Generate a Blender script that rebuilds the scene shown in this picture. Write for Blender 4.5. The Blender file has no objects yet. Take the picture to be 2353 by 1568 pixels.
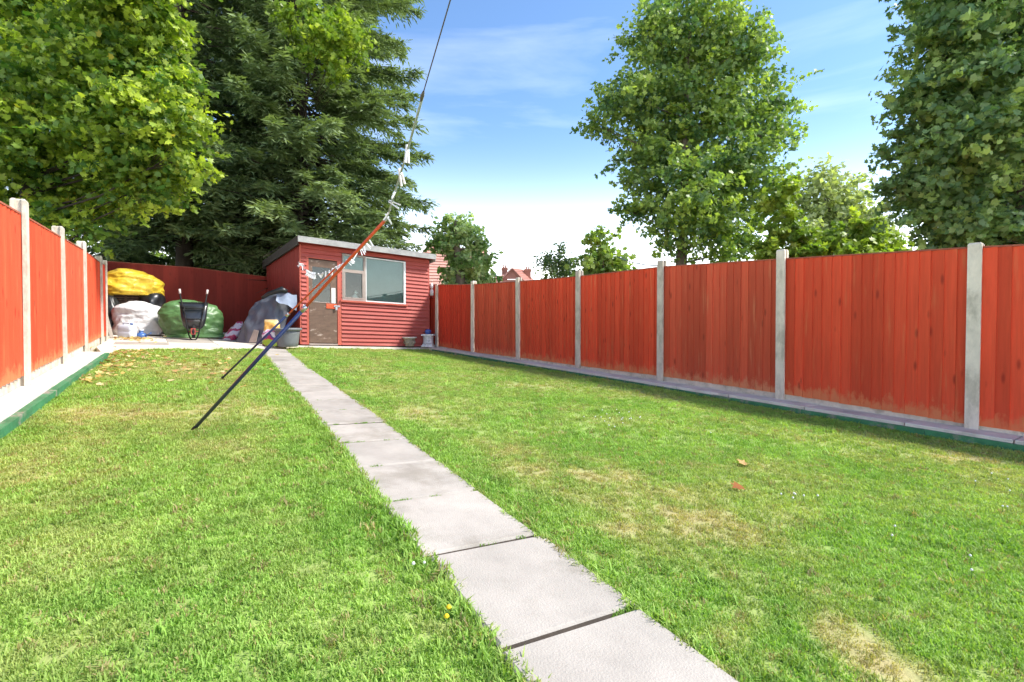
import bpy, bmesh, math, random
import numpy as np
from mathutils import Vector, noise as mnoise
random.seed(7); rng = np.random.default_rng(7)
SC = bpy.context.scene
COL = SC.collection
R = math.radians

# ------------------------------------------------------------------ camera
F, CX, HOR, CAMH, PITCH, SLOPE = 1149.0, 1176.5, 740.0, 0.93, R(1.2), 0.055   # photo rows/columns of a 2353 x 1568 view
PR = HOR + F*math.tan(PITCH)
cam = bpy.data.cameras.new('camera'); camo = bpy.data.objects.new('camera', cam); COL.objects.link(camo)
cam.sensor_width = 36; cam.lens = F/2353*36; cam.shift_y = -(784-PR)/2353
cam.clip_start = 0.05; cam.clip_end = 2000
camo.location = (0, 0, CAMH); camo.rotation_euler = (R(90)-PITCH, 0, 0)
SC.camera = camo

# ------------------------------------------------------------------ sky and sun
SUN = Vector((.955, -.06, 1.05)).normalized()
sun_el = math.asin(SUN.z); sun_az = math.atan2(SUN.x, SUN.y)
w = bpy.data.worlds.new('World'); SC.world = w; w.use_nodes = True
nt = w.node_tree; nt.nodes.clear()
def N(t, typ, **kw):
    n = t.nodes.new(typ)
    for k, v in kw.items(): setattr(n, k, v)
    return n
sky = N(nt, 'ShaderNodeTexSky', sky_type='NISHITA', sun_disc=False)
sky.sun_elevation = sun_el; sky.sun_rotation = sun_az; sky.air_density = 1.0; sky.dust_density = 0.4; sky.ozone_density = 2.0
tc = N(nt, 'ShaderNodeTexCoord'); sep = N(nt, 'ShaderNodeSeparateXYZ'); nt.links.new(tc.outputs['Generated'], sep.inputs[0])
mp = N(nt, 'ShaderNodeMapping'); mp.inputs['Scale'].default_value = (.9, .9, 5.5); mp.inputs['Rotation'].default_value = (0, R(5), R(20))
nt.links.new(tc.outputs['Generated'], mp.inputs[0])
cn = N(nt, 'ShaderNodeTexNoise'); cn.inputs['Scale'].default_value = 2.1; cn.inputs['Detail'].default_value = 7; cn.inputs['Roughness'].default_value = .56; cn.inputs['Distortion'].default_value = .35
nt.links.new(mp.outputs[0], cn.inputs['Vector'])
cr = N(nt, 'ShaderNodeMapRange'); cr.inputs[1].default_value = .50; cr.inputs[2].default_value = .78; cr.inputs[3].default_value = 0; cr.inputs[4].default_value = .05
nt.links.new(cn.outputs['Fac'], cr.inputs[0])
hl = N(nt, 'ShaderNodeMapRange'); hl.inputs[1].default_value = .0; hl.inputs[2].default_value = .42; hl.inputs[3].default_value = 1.0; hl.inputs[4].default_value = 0.0
nt.links.new(sep.outputs['Z'], hl.inputs[0])
hz = N(nt, 'ShaderNodeMath', operation='POWER'); hz.inputs[1].default_value = 3.4; nt.links.new(hl.outputs[0], hz.inputs[0])
mx = N(nt, 'ShaderNodeMath', operation='MAXIMUM'); nt.links.new(cr.outputs[0], mx.inputs[0]); nt.links.new(hz.outputs[0], mx.inputs[1])
mix = N(nt, 'ShaderNodeMix', data_type='RGBA'); mix.inputs[7].default_value = (19.5, 18.6, 17.4, 1)
nt.links.new(mx.outputs[0], mix.inputs[0])
gain = N(nt, 'ShaderNodeMix', data_type='RGBA', blend_type='MULTIPLY'); gain.inputs[0].default_value = 1; gain.inputs[7].default_value = (.56, .66, .74, 1)
nt.links.new(sky.outputs[0], gain.inputs[6]); nt.links.new(gain.outputs[2], mix.inputs[6])
bg = N(nt, 'ShaderNodeBackground'); bg.inputs[1].default_value = .065
wo = N(nt, 'ShaderNodeOutputWorld'); nt.links.new(mix.outputs[2], bg.inputs[0]); nt.links.new(bg.outputs[0], wo.inputs[0])
sl = bpy.data.lights.new('sun', 'SUN'); sl.energy = 1.3; sl.angle = R(10.0); sl.color = (1, .95, .87)
so = bpy.data.objects.new('sun', sl); COL.objects.link(so); so.rotation_euler = (-SUN).to_track_quat('-Z', 'Y').to_euler(); so.location = (12, 2, 15)
SC.view_settings.view_transform = 'Standard'; SC.view_settings.look = 'None'; SC.view_settings.exposure = 2.6; SC.view_settings.gamma = 1
SC.render.engine = 'CYCLES'; SC.cycles.max_bounces = 5; SC.cycles.diffuse_bounces = 3; SC.cycles.glossy_bounces = 2; SC.cycles.transmission_bounces = 3; SC.cycles.transparent_max_bounces = 6; SC.cycles.use_denoising = True

# ------------------------------------------------------------------ picture -> place helpers
cp, sp_ = math.cos(PITCH), math.sin(PITCH)
def ray(x, y):
    a, b = (x-CX)/F, -(y-PR)/F
    return Vector((a, b*sp_+cp, b*cp-sp_))
def gp(x, y, h=0.0):                # point on the sloping ground, h above the lawn
    d = ray(x, y); t = (h-CAMH)/(d.z+SLOPE*d.x); return Vector((0, 0, CAMH)) + d*t
def at(x, y, Y):                    # point at distance Y in front of the camera plane
    d = ray(x, y); return Vector((0, 0, CAMH)) + d*(Y/d.y)
def rowz(Y, y):                     # world height that shows at row y for a thing at distance Y
    k = (PR-y)/F; return CAMH + Y*(k*cp-sp_)/(cp+k*sp_)
def gz(X, h=0.0): return h - SLOPE*X
def W(X, Y, h=0.0): return Vector((X, Y, h-SLOPE*X))

# ------------------------------------------------------------------ materials
def mat(name, color, rough=.8, var=.12, scale=6.0, bump=.0, bscale=60., metal=0, spec=.3, rand=0., color2=None, fac=(.45, .65), stretch=(1, 1, 1), coat=0.0, crumple=0):
    m = bpy.data.materials.new(name); m.use_nodes = True; t = m.node_tree; b = t.nodes['Principled BSDF']
    b.inputs['Roughness'].default_value = rough; b.inputs['Metallic'].default_value = metal; b.inputs['Specular IOR Level'].default_value = spec
    if coat: b.inputs['Coat Weight'].default_value = coat
    c = N(t, 'ShaderNodeTexCoord'); oi = N(t, 'ShaderNodeObjectInfo')
    off = N(t, 'ShaderNodeVectorMath', operation='MULTIPLY_ADD'); off.inputs[1].default_value = (37., 53., 71.)
    t.links.new(oi.outputs['Random'], off.inputs[0])
    ms = N(t, 'ShaderNodeVectorMath', operation='MULTIPLY'); ms.inputs[1].default_value = stretch
    t.links.new(c.outputs['Object'], ms.inputs[0]); t.links.new(ms.outputs[0], off.inputs[2])
    n1 = N(t, 'ShaderNodeTexNoise'); n1.inputs['Scale'].default_value = scale; n1.inputs['Detail'].default_value = 6; n1.inputs['Roughness'].default_value = .65
    t.links.new(off.outputs[0], n1.inputs['Vector'])
    mr = N(t, 'ShaderNodeMapRange'); mr.inputs[1].default_value = .25; mr.inputs[2].default_value = .75; mr.inputs[3].default_value = 1-var; mr.inputs[4].default_value = 1+var
    t.links.new(n1.outputs['Fac'], mr.inputs[0])
    base = N(t, 'ShaderNodeMix', data_type='RGBA'); base.inputs[6].default_value = (*color, 1); base.inputs[7].default_value = (*(color2 or color), 1)
    if color2:
        n3 = N(t, 'ShaderNodeTexNoise'); n3.inputs['Scale'].default_value = scale*.6; n3.inputs['Detail'].default_value = 8; n3.inputs['Roughness'].default_value = .7
        o3 = N(t, 'ShaderNodeVectorMath', operation='ADD'); o3.inputs[1].default_value = (9.1, 3.7, 5.3); t.links.new(off.outputs[0], o3.inputs[0]); t.links.new(o3.outputs[0], n3.inputs['Vector'])
        m3 = N(t, 'ShaderNodeMapRange', interpolation_type='SMOOTHSTEP'); m3.inputs[1].default_value = fac[0]; m3.inputs[2].default_value = fac[1]; t.links.new(n3.outputs['Fac'], m3.inputs[0])
        t.links.new(m3.outputs[0], base.inputs[0])
    else: base.inputs[0].default_value = 0
    rv = N(t, 'ShaderNodeMapRange'); rv.inputs[3].default_value = 1-rand; rv.inputs[4].default_value = 1+rand; t.links.new(oi.outputs['Random'], rv.inputs[0])
    mm = N(t, 'ShaderNodeMath', operation='MULTIPLY'); t.links.new(mr.outputs[0], mm.inputs[0]); t.links.new(rv.outputs[0], mm.inputs[1])
    sc = N(t, 'ShaderNodeVectorMath', operation='SCALE'); t.links.new(base.outputs[2], sc.inputs[0]); t.links.new(mm.outputs[0], sc.inputs['Scale'])
    t.links.new(sc.outputs[0], b.inputs['Base Color'])
    if crumple:
        nd = N(t, 'ShaderNodeTexNoise'); nd.inputs['Scale'].default_value = crumple*.8; t.links.new(off.outputs[0], nd.inputs['Vector'])
        av = N(t, 'ShaderNodeVectorMath', operation='MULTIPLY_ADD'); av.inputs[1].default_value = (.6, .6, .6); t.links.new(nd.outputs['Color'], av.inputs[0]); t.links.new(off.outputs[0], av.inputs[2])
        vo = N(t, 'ShaderNodeTexVoronoi'); vo.inputs['Scale'].default_value = crumple; t.links.new(av.outputs[0], vo.inputs['Vector'])
        bp = N(t, 'ShaderNodeBump'); bp.inputs['Strength'].default_value = 1; bp.inputs['Distance'].default_value = .10/crumple; t.links.new(vo.outputs['Distance'], bp.inputs['Height']); t.links.new(bp.outputs[0], b.inputs['Normal'])
    elif bump:
        n2 = N(t, 'ShaderNodeTexNoise'); n2.inputs['Scale'].default_value = bscale; n2.inputs['Detail'].default_value = 5; t.links.new(off.outputs[0], n2.inputs['Vector'])
        bp = N(t, 'ShaderNodeBump'); bp.inputs['Strength'].default_value = bump; bp.inputs['Distance'].default_value = .01; t.links.new(n2.outputs['Fac'], bp.inputs['Height']); t.links.new(bp.outputs[0], b.inputs['Normal'])
    return m

def fence_mat(name, color, worn, dark):
    """stained feather-edge board: streaky grain, knots, faded foot"""
    m = mat(name, color, rough=.75, var=.14, scale=7, bump=.3, bscale=40, rand=.15, spec=.2, stretch=(5, 5, .5))
    t = m.node_tree; b = t.nodes['Principled BSDF']; src = b.inputs['Base Color'].links[0].from_socket
    c = N(t, 'ShaderNodeTexCoord'); oi = N(t, 'ShaderNodeObjectInfo')
    off = N(t, 'ShaderNodeVectorMath', operation='MULTIPLY_ADD'); off.inputs[1].default_value = (17., 23., 41.); t.links.new(oi.outputs['Random'], off.inputs[0]); t.links.new(c.outputs['Object'], off.inputs[2])
    # knots
    sv = N(t, 'ShaderNodeVectorMath', operation='MULTIPLY'); sv.inputs[1].default_value = (8., 8., 4.6); t.links.new(off.outputs[0], sv.inputs[0])
    v = N(t, 'ShaderNodeTexVoronoi'); v.inputs['Scale'].default_value = 1.; t.links.new(sv.outputs[0], v.inputs['Vector'])
    k = N(t, 'ShaderNodeMapRange', interpolation_type='SMOOTHSTEP'); k.inputs[1].default_value = .05; k.inputs[2].default_value = .20; k.inputs[3].default_value = .75; k.inputs[4].default_value = 0
    t.links.new(v.outputs['Distance'], k.inputs[0])
    m1 = N(t, 'ShaderNodeMix', data_type='RGBA'); m1.inputs[7].default_value = (*dark, 1); t.links.new(k.outputs[0], m1.inputs[0]); t.links.new(src, m1.inputs[6])
    # worn: along the foot (object z 0..1) and in streaks
    sx = N(t, 'ShaderNodeSeparateXYZ'); t.links.new(c.outputs['Object'], sx.inputs[0])
    nz = N(t, 'ShaderNodeTexNoise'); nz.inputs['Scale'].default_value = 9; nz.inputs['Detail'].default_value = 6; nz.inputs['Roughness'].default_value = .7; t.links.new(off.outputs[0], nz.inputs['Vector'])
    a = N(t, 'ShaderNodeMath', operation='MULTIPLY_ADD'); a.inputs[1].default_value = -.34; t.links.new(nz.outputs['Fac'], a.inputs[0]); t.links.new(sx.outputs['Z'], a.inputs[2])
    f1 = N(t, 'ShaderNodeMapRange', interpolation_type='SMOOTHSTEP'); f1.inputs[1].default_value = -.155; f1.inputs[2].default_value = -.08; f1.inputs[3].default_value = .75; f1.inputs[4].default_value = 0; t.links.new(a.outputs[0], f1.inputs[0])
    st = N(t, 'ShaderNodeTexNoise'); st.inputs['Scale'].default_value = 3; st.inputs['Detail'].default_value = 7
    sv2 = N(t, 'ShaderNodeVectorMath', operation='MULTIPLY'); sv2.inputs[1].default_value = (6, 6, .9); t.links.new(off.outputs[0], sv2.inputs[0]); t.links.new(sv2.outputs[0], st.inputs['Vector'])
    f2 = N(t, 'ShaderNodeMapRange', interpolation_type='SMOOTHSTEP'); f2.inputs[1].default_value = .56; f2.inputs[2].default_value = .80; f2.inputs[3].default_value = 0; f2.inputs[4].default_value = .55; t.links.new(st.outputs['Fac'], f2.inputs[0])
    fm = N(t, 'ShaderNodeMath', operation='MAXIMUM'); t.links.new(f1.outputs[0], fm.inputs[0]); t.links.new(f2.outputs[0], fm.inputs[1])
    m2 = N(t, 'ShaderNodeMix', data_type='RGBA'); m2.inputs[7].default_value = (*worn, 1); t.links.new(fm.outputs[0], m2.inputs[0]); t.links.new(m1.outputs[2], m2.inputs[6])
    t.links.new(m2.outputs[2], b.inputs['Base Color'])
    return m

def leaf_mat(name, trans=.35, rough=.45, spec=.4, instancer=None, gain=1.0):
    m = bpy.data.materials.new(name); m.use_nodes = True; t = m.node_tree; b = t.nodes['Principled BSDF']
    a = N(t, 'ShaderNodeAttribute'); a.attribute_name = instancer or 'tint'
    if instancer: a.attribute_type = 'INSTANCER'
    b.inputs['Roughness'].default_value = rough; b.inputs['Specular IOR Level'].default_value = spec
    t.links.new(a.outputs['Color'], b.inputs['Base Color'])
    tr = N(t, 'ShaderNodeBsdfTranslucent')
    tg = N(t, 'ShaderNodeMix', data_type='RGBA', blend_type='MULTIPLY'); tg.inputs[0].default_value = 1; tg.inputs[7].default_value = (1.25*gain, 1.35*gain, .5*gain, 1); t.links.new(a.outputs['Color'], tg.inputs[6]); t.links.new(tg.outputs[2], tr.inputs['Color'])
    ms = N(t, 'ShaderNodeMixShader'); ms.inputs[0].default_value = trans; t.links.new(b.outputs[0], ms.inputs[1]); t.links.new(tr.outputs[0], ms.inputs[2])
    t.links.new(ms.outputs[0], t.nodes['Material Output'].inputs['Surface'])
    return m

def glass_mat(name, color=(.02, .025, .025), rough=.03):
    m = bpy.data.materials.new(name); m.use_nodes = True; t = m.node_tree; b = t.nodes['Principled BSDF']
    g = N(t, 'ShaderNodeBsdfGlossy'); g.inputs['Roughness'].default_value = rough; g.inputs['Color'].default_value = (1, 1, 1, 1)
    tr = N(t, 'ShaderNodeBsdfTransparent'); tr.inputs['Color'].default_value = (.75, .82, .8, 1)
    fr = N(t, 'ShaderNodeFresnel'); fr.inputs['IOR'].default_value = 1.35
    ad = N(t, 'ShaderNodeMath', operation='ADD'); ad.inputs[1].default_value = .01; t.links.new(fr.outputs[0], ad.inputs[0])
    ms = N(t, 'ShaderNodeMixShader'); t.links.new(ad.outputs[0], ms.inputs[0]); t.links.new(tr.outputs[0], ms.inputs[1]); t.links.new(g.outputs[0], ms.inputs[2])
    t.links.new(ms.outputs[0], t.nodes['Material Output'].inputs['Surface'])
    return m

def attr_mat(name, rough=.85, var=.15, scale=20, bump=.3, bscale=60, spec=.2):
    m = mat(name, (1, 1, 1), rough=rough, var=var, scale=scale, bump=bump, bscale=bscale, spec=spec); t = m.node_tree
    b = t.nodes['Principled BSDF']; src = b.inputs['Base Color'].links[0].from_socket
    a = N(t, 'ShaderNodeAttribute'); a.attribute_name = 'tint'
    mu = N(t, 'ShaderNodeMix', data_type='RGBA', blend_type='MULTIPLY'); mu.inputs[0].default_value = 1
    t.links.new(src, mu.inputs[6]); t.links.new(a.outputs['Color'], mu.inputs[7]); t.links.new(mu.outputs[2], b.inputs['Base Color'])
    return m

M = dict(
    board=fence_mat('red_fence_stain', (.66, .082, .034), (.66, .24, .10), (.28, .03, .016)),
    board2=fence_mat('deep_red_fence_stain', (.56, .056, .026), (.60, .17, .07), (.24, .026, .014)), board3=fence_mat('brown_red_fence_stain', (.585, .096, .045), (.64, .27, .13), (.25, .04, .02)), board4=fence_mat('fresh_red_fence_stain', (.72, .085, .036), (.72, .22, .09), (.34, .03, .016)),
    backboard=fence_mat('shade_darkened_red_stain', (.22, .030, .020), (.24, .045, .028), (.16, .02, .014)),  # fence red darkened so the back boards carry their shade in the colour
    capping=mat('capping_wood', (.34, .10, .06), var=.25, rand=.15),
    post=mat('concrete_post', (.66, .585, .48), var=.2, scale=9, bump=.5, bscale=50, color2=(.46, .405, .32), rand=.12),
    slab=mat('concrete_slab', (.385, .348, .30), var=.18, scale=3.5, bump=.35, bscale=160, color2=(.28, .25, .205), fac=(.47, .70), rand=.09, rough=.9),
    strip=mat('pale_concrete', (.66, .60, .51), var=.14, scale=4, bump=.5, bscale=70, color2=(.50, .44, .36), fac=(.48, .72), rand=.07, rough=.9),
    green=mat('green_paint', (.05, .20, .09), var=.35, scale=7, color2=(.27, .25, .20), fac=(.52, .64), bump=.3, rough=.6),
    soil=mat('dark_soil', (.055, .042, .03), var=.4, scale=12, bump=.6, bscale=40),
    shedred=mat('red_shed_paint', (.37, .074, .056), var=.12, scale=5, rand=.08, rough=.6, bump=.2, bscale=30, color2=(.44, .13, .10), fac=(.5, .75), stretch=(.6, 1, 3)),
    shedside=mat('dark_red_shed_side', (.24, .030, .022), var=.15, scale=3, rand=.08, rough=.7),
    redtrim=mat('red_trim', (.46, .105, .07), var=.15, scale=6, rough=.6),
    felt=mat('grey_roof_felt', (.33, .325, .31), var=.22, scale=6, bump=.5, bscale=60, color2=(.28, .28, .27)),
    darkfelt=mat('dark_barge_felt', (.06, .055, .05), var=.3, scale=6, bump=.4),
    doorwood=mat('worn_brown_door', (.15, .095, .068), var=.25, scale=7, color2=(.36, .27, .22), fac=(.58, .66), rough=.7, stretch=(1, 1, 2.2)),
    framewood=mat('grey_window_wood', (.33, .27, .235), var=.2, scale=8),
    white=mat('white_paint', (.72, .71, .68), var=.08, scale=8, rough=.5),
    blind=mat('pale_blind', (.34, .43, .40), var=.10, scale=3, rough=.8),
    dark=mat('dark_interior', (.025, .022, .02), var=.2),
    glass=glass_mat('window_glass'),
    metal=mat('galvanised_metal', (.5, .5, .5), metal=1, rough=.4),
    blue=mat('blue_enamel_pole', (.012, .025, .10), rough=.32, var=.1, coat=.2, spec=.5),
    orange=mat('orange_enamel_pole', (.62, .085, .018), rough=.35, var=.08, coat=.2, spec=.5),
    rope=mat('grey_green_line', (.40, .45, .44), var=.2, scale=30),
    darkrope=mat('dark_rope', (.12, .11, .10), var=.3, scale=60),
    peg=mat('white_plastic_peg', (.78, .79, .80), rough=.4, var=.05, rand=.06),
    bark=mat('grey_brown_bark', (.14, .115, .085), var=.4, scale=9, bump=.9, bscale=18, stretch=(1, 1, .35)),
    darkbark=mat('dark_bark', (.055, .04, .03), var=.4, scale=9, bump=.9, bscale=18, stretch=(1, 1, .35)),
    leaf=leaf_mat('leaf', .45), needle=leaf_mat('needle', .28, rough=.6, spec=.25), grass=leaf_mat('grass_blade', .38, rough=.55, spec=.25, instancer='gcol'),
    ground=mat('rough_ground', (.07, .09, .035), var=.4, scale=.7),
    litter=leaf_mat('dry_leaf', .2, rough=.7, spec=.2),
    lawn=attr_mat('lawn_soil', bump=.6, bscale=90),
)

# ------------------------------------------------------------------ mesh helpers
class MB:
    def __init__(s): s.v = []; s.f = []; s.sm = []
    def add(s, vs, fs, smooth=False):
        o = len(s.v); s.v += [tuple(v) for v in vs]; s.f += [tuple(i+o for i in f) for f in fs]; s.sm += [smooth]*len(fs); return s
    def box(s, x0, x1, y0, y1, z0, z1):
        return s.add([(x, y, z) for z in (z0, z1) for (x, y) in ((x0, y0), (x1, y0), (x1, y1), (x0, y1))],
                     [(3, 2, 1, 0), (4, 5, 6, 7), (0, 1, 5, 4), (1, 2, 6, 5), (2, 3, 7, 6), (3, 0, 4, 7)])
    def cbox(s, x0, x1, y0, y1, z0, z1, c):    # box with chamfered top
        a = [(x0, y0), (x1, y0), (x1, y1), (x0, y1)]; b = [(x0+c, y0+c), (x1-c, y0+c), (x1-c, y1-c), (x0+c, y1-c)]
        v = [(x, y, z0) for x, y in a]+[(x, y, z1-c) for x, y in a]+[(x, y, z1) for x, y in b]
        f = [(3, 2, 1, 0), (8, 9, 10, 11)]
        for i in range(4):
            j = (i+1) % 4; f += [(i, j, j+4, i+4), (i+4, j+4, j+8, i+8)]
        return s.add(v, f)
    def rings(s, rs, cap=True, smooth=True, closed=False):
        n = len(rs[0]); v = [p for r in rs for p in r]; f = []
        for k in range(len(rs)-1):
            for i in range(n):
                j = (i+1) % n; f.append((k*n+i, k*n+j, (k+1)*n+j, (k+1)*n+i))
        if cap: f += [tuple(reversed(range(n))), tuple(range((len(rs)-1)*n, len(rs)*n))]
        return s.add(v, f, smooth)
    def tube(s, pts, rad, n=8, cap=True):
        pts = [Vector(p) for p in pts]; rs = []
        if not hasattr(rad, '__len__'): rad = [rad]*len(pts)
        up = None
        for i, p in enumerate(pts):
            d = (pts[min(i+1, len(pts)-1)]-pts[max(i-1, 0)]).normalized()
            if up is None:
                up = Vector((0, 0, 1)) if abs(d.z) < .9 else Vector((1, 0, 0))
            a = d.cross(up).normalized(); b = a.cross(d).normalized(); up = b
            rs.append([p+(a*math.cos(t)+b*math.sin(t))*rad[i] for t in (2*math.pi*k/n for k in range(n))])
        return s.rings(rs, cap)
    def lathe(s, prof, n=24, c=(0, 0)):
        return s.rings([[(c[0]+r*math.cos(2*math.pi*k/n), c[1]+r*math.sin(2*math.pi*k/n), z) for k in range(n)] for r, z in prof])
    def mesh(s, name, m, xf=None):
        me = bpy.data.meshes.new(name); v = [xf(*p) for p in s.v] if xf else s.v
        me.from_pydata([tuple(p) for p in v], [], s.f); me.polygons.foreach_set('use_smooth', s.sm); me.materials.append(m); me.update(); return me
    def build(s, name, m, parent=None, loc=(0, 0, 0), xf=None):
        return link(name, s.mesh(name, m, xf), parent, loc)
def link(name, me, parent=None, loc=(0, 0, 0), rot=None, scale=None):
    o = bpy.data.objects.new(name, me); COL.objects.link(o); o.location = loc
    if parent: o.parent = parent
    if rot: o.rotation_euler = rot
    if scale: o.scale = scale
    return o
def empty(name, loc, rz=0):
    o = bpy.data.objects.new(name, None); COL.objects.link(o); o.location = loc; o.rotation_euler = (0, 0, rz); o.empty_display_size = .2; return o
def tag(o, label, cat, group=None):
    o['label'] = label; o['category'] = cat
    if group: o['group'] = group
    return o
def struct(o, label=None):
    o['kind'] = 'structure'
    if label: o['label'] = label
    return o
def npmesh(name, verts, faces, m, tint=None, smooth=False):
    """fast mesh from arrays: verts (n,3), faces (m,k)"""
    me = bpy.data.meshes.new(name); nv, nf, k = len(verts), len(faces), faces.shape[1]
    me.vertices.add(nv); me.vertices.foreach_set('co', np.ascontiguousarray(verts, dtype=np.float32).ravel())
    me.loops.add(nf*k); me.loops.foreach_set('vertex_index', np.ascontiguousarray(faces, dtype=np.int32).ravel())
    me.polygons.add(nf); me.polygons.foreach_set('loop_start', np.arange(0, nf*k, k, dtype=np.int32))
    if smooth: me.polygons.foreach_set('use_smooth', np.ones(nf, dtype=bool))
    me.update(calc_edges=True); me.materials.append(m)
    if tint is not None:
        a = me.attributes.new('tint', 'FLOAT_COLOR', 'POINT'); c = np.ones((nv, 4), np.float32); c[:, :3] = tint; a.data.foreach_set('color', c.ravel())
    return me
def fbm(x, y, z=0., o=4): return mnoise.fractal(Vector((x, y, z)), 1.0, 2.0, o)

# ================================================================== SETTING: ground
def grid_ground():
    xs = np.array([-600, -200, -80, -40, -20, -10, -5, 0, 5, 10, 20, 40, 80, 200, 600.]); ys = np.array([-60, -20, -5, 0, 5, 10, 15, 20, 30, 60, 120, 300, 700.])
    v = [(x, y, gz(max(-40, min(40, x)), -.06)) for y in ys for x in xs]; n = len(xs)
    f = [(j*n+i, j*n+i+1, (j+1)*n+i+1, (j+1)*n+i) for j in range(len(ys)-1) for i in range(n-1)]
    mb = MB(); mb.add(v, f); return mb.build('ground', M['ground'])
struct(grid_ground())

# ---- lines of the garden
RP0 = Vector((-2.15, 14.46)); RD = Vector((.599, -.801)); RN = Vector((-.801, -.599)); RSTEP = 1.931      # right fence; RN points into the garden
LP0 = Vector((-4.56, 4.64)); LD = Vector((-.565, .825)); LN = Vector((.825, .565)); LSTEP = 2.13          # left fence
KL0 = Vector((-3.34, 3.26)); KLD = Vector((-.544, .84))                                                   # left kerb
STRIP_R, STRIP_L = .085, .082
def lpt(t, o=0): p = LP0+LD*t+LN*o; return p
def rpt(t, o=0): p = RP0+RD*t+RN*o; return p
lawn_c = [gp(x, y) for x, y in ((268, 806), (400, 803), (600, 803))]
SL0 = Vector((-5.25, 12.41)); SU = Vector((.81, .586)).normalized(); SV = Vector((-SU.y, SU.x))           # shed corner, along, back
shed_front = [SL0+SU*.0-SV*.16, SL0+SU*3.3-SV*.16]
klin = lambda t, o=0: lpt(t, .255+.013*t+o)
kl = lambda t: klin(t-1.83)
LAWN = [kl(-5.2), kl(5.6)] + [Vector((p.x, p.y)) for p in lawn_c] + shed_front + [rpt(.35, .47), rpt(19.5, .47)]
def inside(p, poly):
    c = False; n = len(poly)
    for i in range(n):
        a, b = poly[i], poly[i-1]
        if (a[1] > p[1]) != (b[1] > p[1]) and p[0] < (b[0]-a[0])*(p[1]-a[1])/(b[1]-a[1])+a[0]: c = not c
    return c
# path centre line: right edge and left edge seen in the photo
PA = Vector((.245, 1.42)); pend = gp(630, 803); PB = Vector((pend.x-.03, pend.y)); PDIR = (PB-PA).normalized(); PPERP = Vector((PDIR.y, -PDIR.x)); PW = .262
def path_st(p): d = Vector((p[0], p[1]))-PA; return d.dot(PDIR), d.dot(PPERP)

# dry patches: centre, radius, strength
DRY = [(gp(x, y), r, s) for x, y, r, s in ((560, 935, .55, .8), (430, 850, .8, .9), (330, 835, .8, .8), (500, 820, .7, .6), (800, 905, .42, .9), (870, 950, .5, .7), (960, 960, .6, .7), (1050, 890, .9, .5), (880, 855, .8, .5),
     (1230, 1075, .55, .8), (1150, 1020, .5, .6), (1480, 1120, .42, .8), (1350, 1085, .4, .6), (1520, 1210, .22, 1.), (1620, 1200, .3, .7), (1700, 1240, .3, .5), (1850, 1420, .22, 1.), (1920, 1470, .2, .9), (1660, 1500, .16, 1.1), (1690, 1440, .12, .8),
     (2200, 1050, .6, .7), (2320, 1080, .6, .6), (2050, 1060, .5, .4), (720, 1300, .14, .6), (900, 1500, .16, .9), (520, 1470, .12, .5), (260, 1540, .12, .6), (60, 1100, .5, .7), (300, 950, .6, .5), (620, 960, .4, .6), (180, 950, .5, .5), (2150, 1560, .2, .7), (2040, 1530, .2, .5), (1000, 1440, .12, .7), (1390, 1215, .12, .8))]
def dryness(x, y):
    d = .36*fbm(x*.9, y*.9, 3.1)+.26*fbm(x*3.1, y*3.1, 7.7, 3)+.09+.012*y
    for p, r, s in DRY:
        q = ((x-p.x)**2+(y-p.y)**2)/(r*r)
        if q < 6: d += .62*s*math.exp(-q*1.3)*max(0, .62+.9*fbm(x*5, y*5, 1.2, 4))
    s, t = path_st((x, y)); e = abs(t)-PW
    if 0 <= e < .45 and y < 9: d -= .55*(1-e/.45)
    return max(0., min(1., d))
G1, G2, G3, G4 = np.array((.225, .40, .066)), np.array((.375, .52, .125)), np.array((.50, .43, .19)), np.array((.15, .28, .045))
def grass_col(x, y, d, r):
    l = .5+.5*fbm(x*1.6, y*1.6, 21., 4)
    g = G1*(1-l)+G2*l
    dk = max(0, fbm(x*5, y*5, 33., 3)); g = g*(1-.5*dk)+G4*.5*dk
    c = g*(1-d)+G3*d
    return c*(.72+.56*r)
def lawn_h(x, y): return .025*fbm(x*.35, y*.35, 5.)*min(1, max(0, (y-1)/4))

def make_lawn():
    cell = .10; x0, x1, y0, y1 = -8.2, 9.6, -1.2, 14.8
    nx, ny = int((x1-x0)/cell), int((y1-y0)/cell); idx = {}; v = []; f = []; tint = []
    def vid(i, j):
        if (i, j) not in idx:
            x, y = x0+i*cell, y0+j*cell; idx[(i, j)] = len(v); v.append((x, y, gz(x, lawn_h(x, y)-.004)))
            d = dryness(x, y); c = grass_col(x, y, d, .35); c = c*(1-.25)+np.array((.20, .16, .09))*.25; tint.append(c)
        return idx[(i, j)]
    keep = [[inside((x0+i*cell, y0+j*cell), LAWN) for i in range(nx+1)] for j in range(ny+1)]
    for j in range(ny):
        for i in range(nx):
            if keep[j][i] or keep[j][i+1] or keep[j+1][i] or keep[j+1][i+1]:
                f.append((vid(i, j), vid(i+1, j), vid(i+1, j+1), vid(i, j+1)))
    return link('lawn', npmesh('lawn', np.array(v), np.array(f), M['lawn'], np.array(tint), True))
struct(make_lawn(), 'patchy green lawn with dry straw-coloured spots')

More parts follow.
